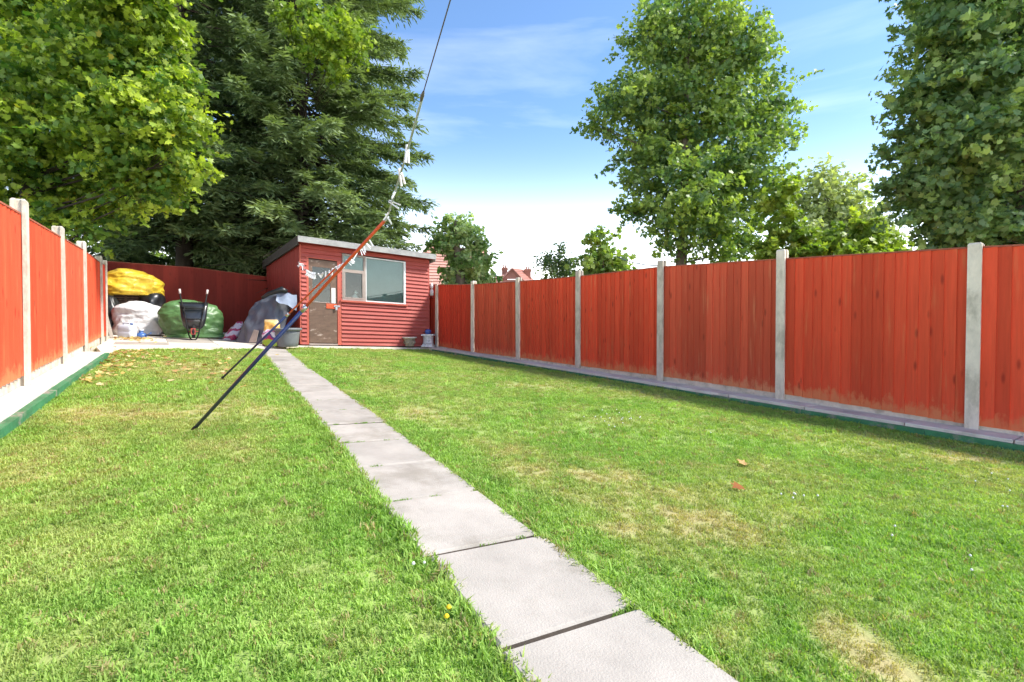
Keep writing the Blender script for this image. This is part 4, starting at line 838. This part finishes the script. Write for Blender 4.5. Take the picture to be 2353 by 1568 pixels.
# conifers
def conifer(label, base, H, Rmax, nb, seed, z0=1.2, sprays=46, c_lo=(.07, .12, .058), c_hi=(.23, .30, .13), open_side=None, bl=.24, r0=.24):
    g = np.random.default_rng(seed); root = tag(empty('conifer_tree', base), label, 'tree', 'dark conifers behind the back fence'); mb = MB()
    mb.tube([(0.05*math.sin(t*6), .04*math.cos(t*5), H*t) for t in np.linspace(0, 1, 10)], [r0*(1.1-t) for t in np.linspace(0, 1, 10)], 10); mb.build('trunk', M['darkbark'], root)
    P, T, Nn, S, C = [], [], [], [], []; mb = MB()
    for k in range(nb):
        t = (k+.5)/nb; t = t**1.35; z = z0+(H-z0)*t; L = Rmax*(1-t)**.5*g.uniform(.60, 1.08)*(.72+.28*min(1, t*8)); a = k*2.39996+g.uniform(-.35, .35)
        d = np.array((math.cos(a), math.sin(a), 0)); side = np.array((-d[1], d[0], 0)); rise = .30*(t-.25)+g.uniform(-.16, .16)
        def bp(s): return np.array((0, 0, z))+d*L*s+np.array((0, 0, L*(rise*s-.34*s*s+.20*s**3)))
        mb.tube([tuple(bp(s)) for s in (0, .35, .7, 1)], [.035*(1-.6*t)+.01, .028*(1-.6*t)+.006, .015, .004], 4)
        n = int(sprays*(.5+.5*L/Rmax)); ss = g.uniform(.22, 1, n)**.75; hue = g.uniform(0, 1)
        m_ = 8; sgn = g.choice((-1., 1.), n); w_ = (1-.75*ss)*L*.42*g.uniform(.2, 1, n)+.08
        p0 = np.array((0, 0, z))[None]+d[None]*(L*ss)[:, None]; p0[:, 2] += L*(rise*ss-.34*ss**2+.20*ss**3)
        td = d[None]*(.55+.5*ss)[:, None]+side[None]*(sgn*g.uniform(.15, 1., n)*(1.15-ss*.7))[:, None]; td[:, 2] += g.uniform(-.75, .30, n); td /= np.linalg.norm(td, axis=1, keepdims=True)
        sd = np.cross(td, np.array((0, 0, 1.))); sd /= np.linalg.norm(sd, axis=1, keepdims=True)+1e-9
        j = np.arange(m_); al = (j/m_)[None, :]*w_[:, None]; q = p0[:, None]+td[:, None]*al[..., None]; q[..., 2] -= .25*al**2
        alt = np.where(j % 2 == 0, 1., -1.); dr = td[:, None]*.75+sd[:, None]*(alt[None]*g.uniform(.4, 1.05, (n, m_)))[..., None]+g.normal(size=(n, m_, 3))*.22; dr[..., 2] -= .06
        P.append(q.reshape(-1, 3)); T.append(dr.reshape(-1, 3)); Nn.append(np.array((0, 0, 1.))+g.normal(size=(n*m_, 3))*.45); S.append(bl*g.uniform(.6, 1.2, n*m_)); C.append(np.clip(.35*hue+.35*np.repeat(ss, m_)+.3*g.uniform(0, 1, n*m_), 0, 1))
    mb.build('branches', M['darkbark'], root)
    P, T, Nn, S, C = map(np.concatenate, (P, T, Nn, S, C)); wp = P+np.array(base)
    keep = ~(((wp[:, 0]-BA.x)*SV.x+(wp[:, 1]-BA.y)*SV.y < .5) & (wp[:, 2] < gz(-9)+2.9)) & (P[:, 2] > .6); P, T, Nn, S, C = P[keep], T[keep], Nn[keep], S[keep], C[keep]; size = np.stack([S*.26, S, S], 1)
    tint = np.array(c_lo)*(1-C[:, None])+np.array(c_hi)*C[:, None]
    leaf_obj('foliage', root, P, Nn, size, tint, BLADE, M['needle'], T); return root
pA = at(421, 640, 16.4); conifer('dark conifer with bare trunk showing above the back fence', Vector((pA.x, pA.y, gz(pA.x))), 22, 3.7, 330, 3, z0=3.0, r0=.26)
pB = at(690, 640, 18.3); conifer('tallest broad conifer rising behind the shed roof', Vector((pB.x, pB.y, gz(pB.x))), 25, 5.3, 700, 5, z0=1.7, sprays=104, c_lo=(.085, .14, .068), c_hi=(.27, .345, .15), r0=.3)
pC = at(250, 640, 18.5); conifer('shaded conifer behind the left corner of the back fence', Vector((pC.x, pC.y, gz(pC.x))), 20, 3.8, 240, 8, z0=1.2)
pD = at(560, 640, 20.5); conifer('conifer standing between the bare-trunked one and the broad one', Vector((pD.x, pD.y, gz(pD.x))), 22, 4.0, 300, 12, z0=2.4)

# hedge shrubs seen under the conifers
for x, lab in ((330, 'leafy green bush behind the left part of the back fence'), (480, 'leafy green bush right of the conifer trunk behind the back fence')):
    Yx = 24; tb = at(x, 640, Yx); b = Vector((tb.x, tb.y, gz(tb.x)))
    tree('bush', lab, b, at(x, 590, Yx), cl(Yx, [(x, 600, 40), (x+45, 620, 38), (x-45, 615, 42), (x+10, 640, 45), (x-20, 570, 30)]), .22, 30, .25, (.08, .16, .03), (.24, .33, .06), r0=.08, tmpl=LEAFO)

# ================================================================== HOUSES BEYOND
M.update(tile=mat('red_roof_tile', (.36, .155, .115), var=.2, scale=8, rand=.12, rough=.8), pinktile=mat('faded_roof_tile', (.47, .245, .20), var=.15, scale=8, rand=.08), hbrick=mat('house_brick', (.36, .15, .10), var=.2, scale=20), pinkwall=mat('pale_pink_render', (.52, .36, .31), var=.12))
def tiled_roof(root, corners, rows, m, name='roof'):
    """corners: bottom-left, bottom-right, top-right, top-left; courses of tiles stepping up the slope"""
    bl_, br, tr, tl = [Vector(c) for c in corners]; nrm = (br-bl_).cross(tl-bl_).normalized()
    if nrm.z < 0: nrm = -nrm
    mb = MB(); mb.add([bl_, br, tr, tl, bl_-nrm*.1, br-nrm*.1, tr-nrm*.1, tl-nrm*.1], [(0, 1, 2, 3), (7, 6, 5, 4), (0, 4, 5, 1), (1, 5, 6, 2), (2, 6, 7, 3), (3, 7, 4, 0)]); rf = mb.build(name, m, root)
    for k in range(rows):
        a, b = k/rows, (k+1.12)/rows; b = min(1, b); q = [bl_.lerp(tl, a), br.lerp(tr, a), br.lerp(tr, b), bl_.lerp(tl, b)]
        up = [nrm*.075, nrm*.075, nrm*.02, nrm*.02]; v = [p+u for p, u in zip(q, up)]+[p+nrm*.005 for p in q]
        mb = MB(); mb.add(v, [(0, 1, 2, 3), (4, 5, 1, 0), (5, 6, 2, 1), (7, 4, 0, 3)]); mb.build('tile_course', m, rf)
    return rf
# neighbour's bungalow roof right behind the shed
Yn = 25.; g0 = at(1010, 655, Yn); nb_ = tag(empty('neighbour_house', Vector((g0.x, g0.y, gz(g0.x)))), 'house with faded red tiled roof just behind the right end of the shed', 'house'); O = nb_.location
e = [at(930, 662, Yn), at(1120, 662, Yn+3), at(1120, 575, Yn+6), at(985, 565, Yn+3)]
tiled_roof(nb_, [p-O for p in e], 15, M['pinktile'])
e2 = [at(905, 662, Yn+4), at(930, 662, Yn), at(985, 565, Yn+3), at(984, 565, Yn+3.1)]
tiled_roof(nb_, [p-O for p in e2], 15, M['pinktile'], 'hip_roof')
mb = MB(); q = [e[0]+Vector((.3, .3, 0)), e[1]+Vector((-.3, .3, 0)), e[1]+Vector((0, 6, 0)), e[0]+Vector((0, 6, 0))]; zg = O.z
mb.add([Vector((p.x, p.y, zg))-O for p in q]+[Vector((p.x, p.y, p.z-.05))-O for p in q], [(0, 1, 5, 4), (1, 2, 6, 5), (2, 3, 7, 6), (3, 0, 4, 7)]); mb.build('wall', M['hbrick'], nb_)
# far house with gable and chimneys
Yq = 62; g0 = at(1185, 690, Yq); far = tag(empty('far_house', Vector((g0.x, g0.y, -4))), 'distant house with red gable and two chimneys above the fence', 'house'); O = far.location
def fp(x, y, dy=0): return at(x, y, Yq+dy)-O
mb = MB(); mb.add([fp(1150, 642), fp(1202, 642), fp(1176, 618)], [(0, 1, 2)]); mb.add([fp(1150, 643), fp(1202, 643), fp(1202, 720), fp(1150, 720)], [(3, 2, 1, 0)]); mb.build('gable_wall', M['tile'], far)
tiled_roof(far, [fp(1147, 645, -.3), fp(1160, 645, 6), fp(1184, 617, 6), fp(1176, 616, -.3)], 7, M['pinktile'], 'roof')
tiled_roof(far, [fp(1205, 646, -.3), fp(1228, 640, 9), fp(1196, 618, 9), fp(1176, 616, -.3)][::-1] and [fp(1228, 645, 6), fp(1204, 646, -.3), fp(1176, 616, -.3), fp(1200, 619, 6)], 7, M['tile'], 'roof')
tiled_roof(far, [fp(1128, 660, -2), fp(1162, 660, -2), fp(1158, 632, 3), fp(1138, 634, 3)], 7, M['pinktile'], 'lower_roof')
for x0, x1, y0, y1 in ((1153, 1166, 615, 632), (1205, 1220, 618, 650)):
    mb = MB(); a, b_ = fp(x0, y1, 4), fp(x1, y0, 4); mb.box(a.x, b_.x, a.y, a.y+.8, a.z-2, b_.z); ch = mb.build('chimney', M['hbrick'], far)
    mb = MB(); mb.box(a.x-.08, b_.x+.08, a.y-.08, a.y+.88, b_.z-.3, b_.z-.08); mb.build('chimney_band', M['hbrick'], ch)
    for k in (.3, .7): mb = MB(); mb.lathe([(.12, b_.z), (.09, b_.z+.35), (.11, b_.z+.36)], 8, (a.x+(b_.x-a.x)*k, a.y+.4)); mb.build('chimney_pot', M['tile'], ch)
# pink rendered house glimpsed under the conifers
Yp = 34; g0 = at(540, 640, Yp); ph = tag(empty('pink_house', Vector((g0.x, g0.y, gz(-20)))), 'pale pink house glimpsed through the conifer branches', 'house'); O = ph.location
a, b_ = at(470, 640, Yp)-O, at(640, 640, Yp)-O; top = at(540, 545, Yp).z-O.z
mb = MB(); mb.box(a.x, b_.x, 0, 5, -1, top); mb.build('wall', M['pinkwall'], ph)
tiled_roof(ph, [(a.x-.3, -.3, top), (b_.x+.3, -.3, top), (b_.x-.5, 2.5, top+1.8), (a.x+.5, 2.5, top+1.8)], 10, M['tile'])
for x in (500, 560, 610):
    p = at(x, 575, Yp)-O; mb = MB(); mb.box(p.x-.5, p.x+.5, -.04, .02, p.z-.6, p.z+.6); wn = mb.build('window', M['white'], ph); mb = MB(); mb.box(p.x-.42, p.x+.42, -.06, -.045, p.z-.52, p.z+.52); mb.build('pane', M['dark'], wn)
# grey timber roof edge of a neighbouring outbuilding behind the shed
a, b_ = at(545, 552, 19.5), at(668, 571, 19.5); d = b_-a; ob = tag(empty('neighbour_outbuilding', Vector((a.x, a.y, gz(a.x)))), 'weathered timber roof edge of an outbuilding behind the shed', 'outbuilding'); O = ob.location
for k in range(2):
    mb = MB(); q = [a-O, b_-O]; z = -.16*k; mb.add([q[0]+Vector((0, 0, z)), q[1]+Vector((0, 0, z)), q[1]+Vector((0, 0, z+.15)), q[0]+Vector((0, 0, z+.15))]+[p+Vector((.02, .04, zz)) for p, zz in ((q[0], z), (q[1], z), (q[1], z+.15), (q[0], z+.15))], [(0, 1, 2, 3), (7, 6, 5, 4), (3, 2, 6, 7), (0, 4, 5, 1), (1, 5, 6, 2), (3, 7, 4, 0)]); mb.build('fascia_board', M['wood'], ob)
mb = MB(); q = [a-O, b_-O]; mb.add([q[0]+Vector((0, .05, .13)), q[1]+Vector((0, .05, .13)), q[1]+Vector((0, 3, .3)), q[0]+Vector((0, 3, .3))]+[q[0]+Vector((0, .05, .08)), q[1]+Vector((0, .05, .08)), q[1]+Vector((0, 3, .25)), q[0]+Vector((0, 3, .25))], [(0, 1, 2, 3), (7, 6, 5, 4), (0, 4, 5, 1), (1, 5, 6, 2), (2, 6, 7, 3), (3, 7, 4, 0)]); mb.build('roof', M['darkfelt'], ob)
mb = MB(); mb.box(q[0].x+.2, q[1].x-.2, q[0].y+.3, q[0].y+2.9, 0, min(q[0].z, q[1].z)); mb.build('wall', M['brownboard'], ob)
# black cable between the sapling and the fence
mb = MB(); a, b_ = at(1418, 590, 12.5), at(1512, 611, 8.5); mb.tube([a+(b_-a)*t+Vector((0, 0, -.05*4*t*(1-t))) for t in np.linspace(0, 1, 12)], .011, 6); tag(mb.build('overhead_cable', M['black']), 'black cable sagging between the sapling and a fence post', 'cable')

# ================================================================== GRASS
def tuft(seed, nb, h, spread, w=.0032):
    g = random.Random(seed); v, f = [], []
    for k in range(nb):
        a = g.uniform(0, 6.283); r = spread*math.sqrt(g.random()); x, y = r*math.cos(a), r*math.sin(a); la = g.uniform(0, 6.283); ln = g.uniform(.15, .95)*h; hh = h*g.uniform(.5, 1.1); wa = la+1.57+g.uniform(-.5, .5); dx, dy = math.cos(wa)*w, math.sin(wa)*w
        o = len(v); lx, ly = math.cos(la)*ln, math.sin(la)*ln
        v += [(x-dx, y-dy, 0), (x+dx, y+dy, 0), (x+lx*.35+dx*.8, y+ly*.35+dy*.8, hh*.6), (x+lx*.35-dx*.8, y+ly*.35-dy*.8, hh*.6), (x+lx, y+ly, hh*.95)]
        f += [(o, o+1, o+2), (o, o+2, o+3), (o+3, o+2, o+4)]
    me = bpy.data.meshes.new('grass_tuft'); me.from_pydata(v, [], f); me.materials.append(M['grass']); return bpy.data.objects.new('grass_tuft', me)
tufts = bpy.data.collections.new('tufts')
for k in range(5): o = tuft(k, 20, .018, .034, .0025); o.name = 'tuft_%d' % k; tufts.objects.link(o)
for k in range(5, 8): o = tuft(k, 16, .036, .028, .0028); o.name = 'tuft_%d' % k; tufts.objects.link(o)
def scatter():
    P, Rr, S, Cc, I = [], [], [], [], []
    def put(x, y, s, i, lean=None):
        d = dryness(x, y); 
        if random.random() < d*.28: return
        P.append((x, y, gz(x, lawn_h(x, y)-.003))); rz = random.uniform(0, 6.283); Rr.append((random.uniform(-.2, .2), random.uniform(-.2, .2), rz)); S.append(s*(1-.35*d)); Cc.append(grass_col(x, y, min(1, d*random.uniform(.6, 1.35)), random.random()) if random.random() > .07 else G3*random.uniform(.6, 1.0)); I.append(i)
    for (ya, yb_, dens, sc_) in ((.55, 2.2, 2300, .85), (2.2, 4, 1500, 1.05), (4, 7, 520, 1.35), (7, 14.6, 240, 1.8)):
        xl = -1.12*yb_-.2; xr = 1.12*yb_+.2; n = int((xr-xl)*(yb_-ya)*dens)
        for _ in range(n):
            x, y = random.uniform(xl, xr), random.uniform(ya, yb_)
            if abs(x) > 1.1*y+.25 or not inside((x, y), LAWN): continue
            s, t = path_st((x, y))
            if abs(t) < PW-.012 and s < plen: continue
            put(x, y, sc_*random.uniform(.7, 1.25), random.randrange(5) if random.random() < .94 else random.randrange(5, 8))
    # longer fringe beside the path
    s = -1.
    while s < plen-.3:
        for sd in (-1, 1):
            for _ in range(2 if s < 5 else 1):
                t = PW+abs(random.gauss(0, .05))-.02; p = PA+PDIR*(s+random.uniform(-.02, .02))+PPERP*sd*t
                if inside((p.x, p.y), LAWN): put(p.x, p.y, random.uniform(.7, 1.35)*(1.15 if sd < 0 else .9), random.randrange(5, 8))
        s += .022 if s < 5 else .05
    # taller fringe at the foot of both kerbs
    for _ in range(900):
        tt = random.uniform(1., 12.5); p = rpt(tt, .47+abs(random.gauss(0, .02)))
        if fbm(tt*1.7, 4.2, 0.) > -.2: put(p.x, p.y, random.uniform(.5, 1.0), random.randrange(5, 8))
        tt = random.uniform(-3, 3.9); p = klin(tt, .03+abs(random.gauss(0, .02)))
        if fbm(tt*1.9, 9.2, 0.) > -.1: put(p.x, p.y, random.uniform(.4, .8), random.randrange(5, 8))
    # weeds in slab joints
    for _ in range(260):
        k = random.randrange(2, 12); s = (t0j-.645*.93*4)+pitch_*k+random.gauss(0, .006); t = random.choice((-.2, -.14, .02, .1, .19))+random.gauss(0, .03)
        if abs(t) < PW and fbm(k*3.1, t*6, 2.) > .05: p = PA+PDIR*s+PPERP*t; P.append((p.x, p.y, gz(p.x, lawn_h(p.x, p.y)+.002))); Rr.append((0, 0, random.uniform(0, 6))); S.append(random.uniform(.4, .8)); Cc.append(G1*.9); I.append(random.randrange(5))
    me = bpy.data.meshes.new('grass'); me.from_pydata(P, [], []); n = len(P)
    for nm, ty, arr, key in (('rot', 'FLOAT_VECTOR', Rr, 'vector'), ('scl', 'FLOAT', S, 'value'), ('pick', 'INT', I, 'value')):
        a = me.attributes.new(nm, ty, 'POINT'); a.data.foreach_set(key, np.array(arr).ravel())
    a = me.attributes.new('gcol', 'FLOAT_COLOR', 'POINT'); c = np.ones((n, 4), np.float32); c[:, :3] = np.array(Cc); a.data.foreach_set('color', c.ravel())
    o = link('grass', me); ng = bpy.data.node_groups.new('grass_scatter', 'GeometryNodeTree'); ng.interface.new_socket('Geometry', in_out='INPUT', socket_type='NodeSocketGeometry'); ng.interface.new_socket('Geometry', in_out='OUTPUT', socket_type='NodeSocketGeometry')
    gi, go = N(ng, 'NodeGroupInput'), N(ng, 'NodeGroupOutput'); ip = N(ng, 'GeometryNodeInstanceOnPoints'); ci = N(ng, 'GeometryNodeCollectionInfo'); ci.inputs[0].default_value = tufts; ci.inputs[1].default_value = True; ci.inputs[2].default_value = True
    def na(nm, ty): q = N(ng, 'GeometryNodeInputNamedAttribute', data_type=ty); q.inputs[0].default_value = nm; return q.outputs[0]
    er = N(ng, 'FunctionNodeEulerToRotation'); ng.links.new(na('rot', 'FLOAT_VECTOR'), er.inputs[0])
    ng.links.new(gi.outputs[0], ip.inputs['Points']); ng.links.new(ci.outputs[0], ip.inputs['Instance']); ip.inputs['Pick Instance'].default_value = True
    ng.links.new(na('pick', 'INT'), ip.inputs['Instance Index']); ng.links.new(er.outputs[0], ip.inputs['Rotation']); ng.links.new(na('scl', 'FLOAT'), ip.inputs['Scale']); ng.links.new(ip.outputs[0], go.inputs[0])
    md = o.modifiers.new('scatter', 'NODES'); md.node_group = ng; o['kind'] = 'stuff'; o['label'] = 'short mown grass blades covering the lawn'; print('tufts', n)
scatter()

# ================================================================== FALLEN LEAVES, FLOWERS
def leaf_litter():
    P = []
    def zone(x, y, sx, sy, n, h):
        for _ in range(n):
            px, py = random.gauss(x, sx), random.gauss(y, sy)
            if py < 798 and h < .03: continue
            p = gp(px, py, h+.012+random.uniform(0, .012)); P.append(p)
    zone(290, 812, 40, 7, 190, .0); zone(400, 825, 90, 12, 90, .0); zone(250, 840, 35, 14, 90, .0); zone(190, 865, 35, 14, 60, 0); zone(480, 840, 90, 22, 40, 0)
    zone(305, 777, 17, 2.0, 170, PH); zone(330, 783, 40, 5, 12, PH); zone(200, 795, 30, 3, 6, PH)
    P = np.array([tuple(p) for p in P]); nr = np.array((0, 0, 1.))+rng.normal(size=P.shape)*.28; tint = np.array([random.choice(((.52, .37, .11), (.60, .46, .18), (.44, .28, .12), (.60, .50, .26), (.36, .21, .10))) for _ in P])
    o = leaf_obj('leaf_litter', None, P, nr, rng.uniform(.05, .10, len(P)), tint, LEAF5, M['litter']); o['kind'] = 'stuff'; o['label'] = 'yellow fallen leaves gathered at the far left corner of the lawn'
leaf_litter()
def one_leaf(x, y, s, col, lab):
    p = gp(x, y, .03); v, f = LEAF5; o = leaf_obj('fallen_leaf', None, np.array([(0, 0, 0.)]), np.array([(.25, -.3, 1.)]), np.array([s]), np.array([col]), LEAF5, M['litter']); o.location = p; tag(o, lab, 'leaf', 'fallen leaves on the right lawn')
one_leaf(1705, 1062, .085, (.55, .33, .14), 'tan fallen leaf on the lawn, the farther of two on the right'); one_leaf(1694, 1118, .085, (.28, .10, .03), 'dark brown fallen leaf on the lawn, the nearer of two on the right')
M['petal'] = mat('white_petal', (.75, .75, .72), var=.05); M['yellowpetal'] = mat('yellow_petal', (.75, .55, .02), var=.08); M['stem'] = mat('green_stem', (.10, .2, .03))
def flower_mesh(m, r):
    mb = MB(); mb.lathe([(.0, .0), (r*.6, .002), (r, .006), (r*.55, .012), (0, .014)], 9); return mb.mesh('flower_head', m)
fm, ym = flower_mesh(M['petal'], .007), flower_mesh(M['yellowpetal'], .009); sm2 = MB(); sm2.tube([(0, 0, -.03), (0, 0, .002)], .0015, 5); sm2 = sm2.mesh('stem', M['stem'])
def flower(x, y, me, lab, grp, nm, sc=1):
    p = gp(x, y, .036); r = tag(empty(nm, p-Vector((0, 0, .03))), lab, 'flower', grp); link('flower_head', me, r, (0, 0, .03), None, (sc, sc, sc)); link('stem', sm2, r, (0, 0, .03))
flower(1031, 1400, ym, 'yellow dandelion by the path edge, the farther of two', 'dandelions', 'dandelion'); flower(1026, 1421, ym, 'yellow dandelion by the path edge, the nearer of two', 'dandelions', 'dandelion')
g_ = random.Random(5)
for k in range(26):
    cx_, cy_ = g_.choice(((1420, 950), (1430, 965), (1380, 950), (1830, 1140), (1400, 972), (1590, 1000))); flower(cx_+g_.gauss(0, 28), cy_+g_.gauss(0, 7), fm, 'tiny white clover flower in the right half of the lawn', 'clover flowers right of the path', 'clover_flower', .9)
for k in range(10): flower(g_.uniform(1900, 2340), g_.uniform(1080, 1330), fm, 'tiny white clover flower in the right half of the lawn', 'clover flowers right of the path', 'clover_flower', .8)
flower(950, 1299, fm, 'white daisy beside the path, farther of the pair at the left edge', 'daisies by the path', 'daisy'); flower(975, 1296, fm, 'white daisy touching the left path edge', 'daisies by the path', 'daisy', .8)
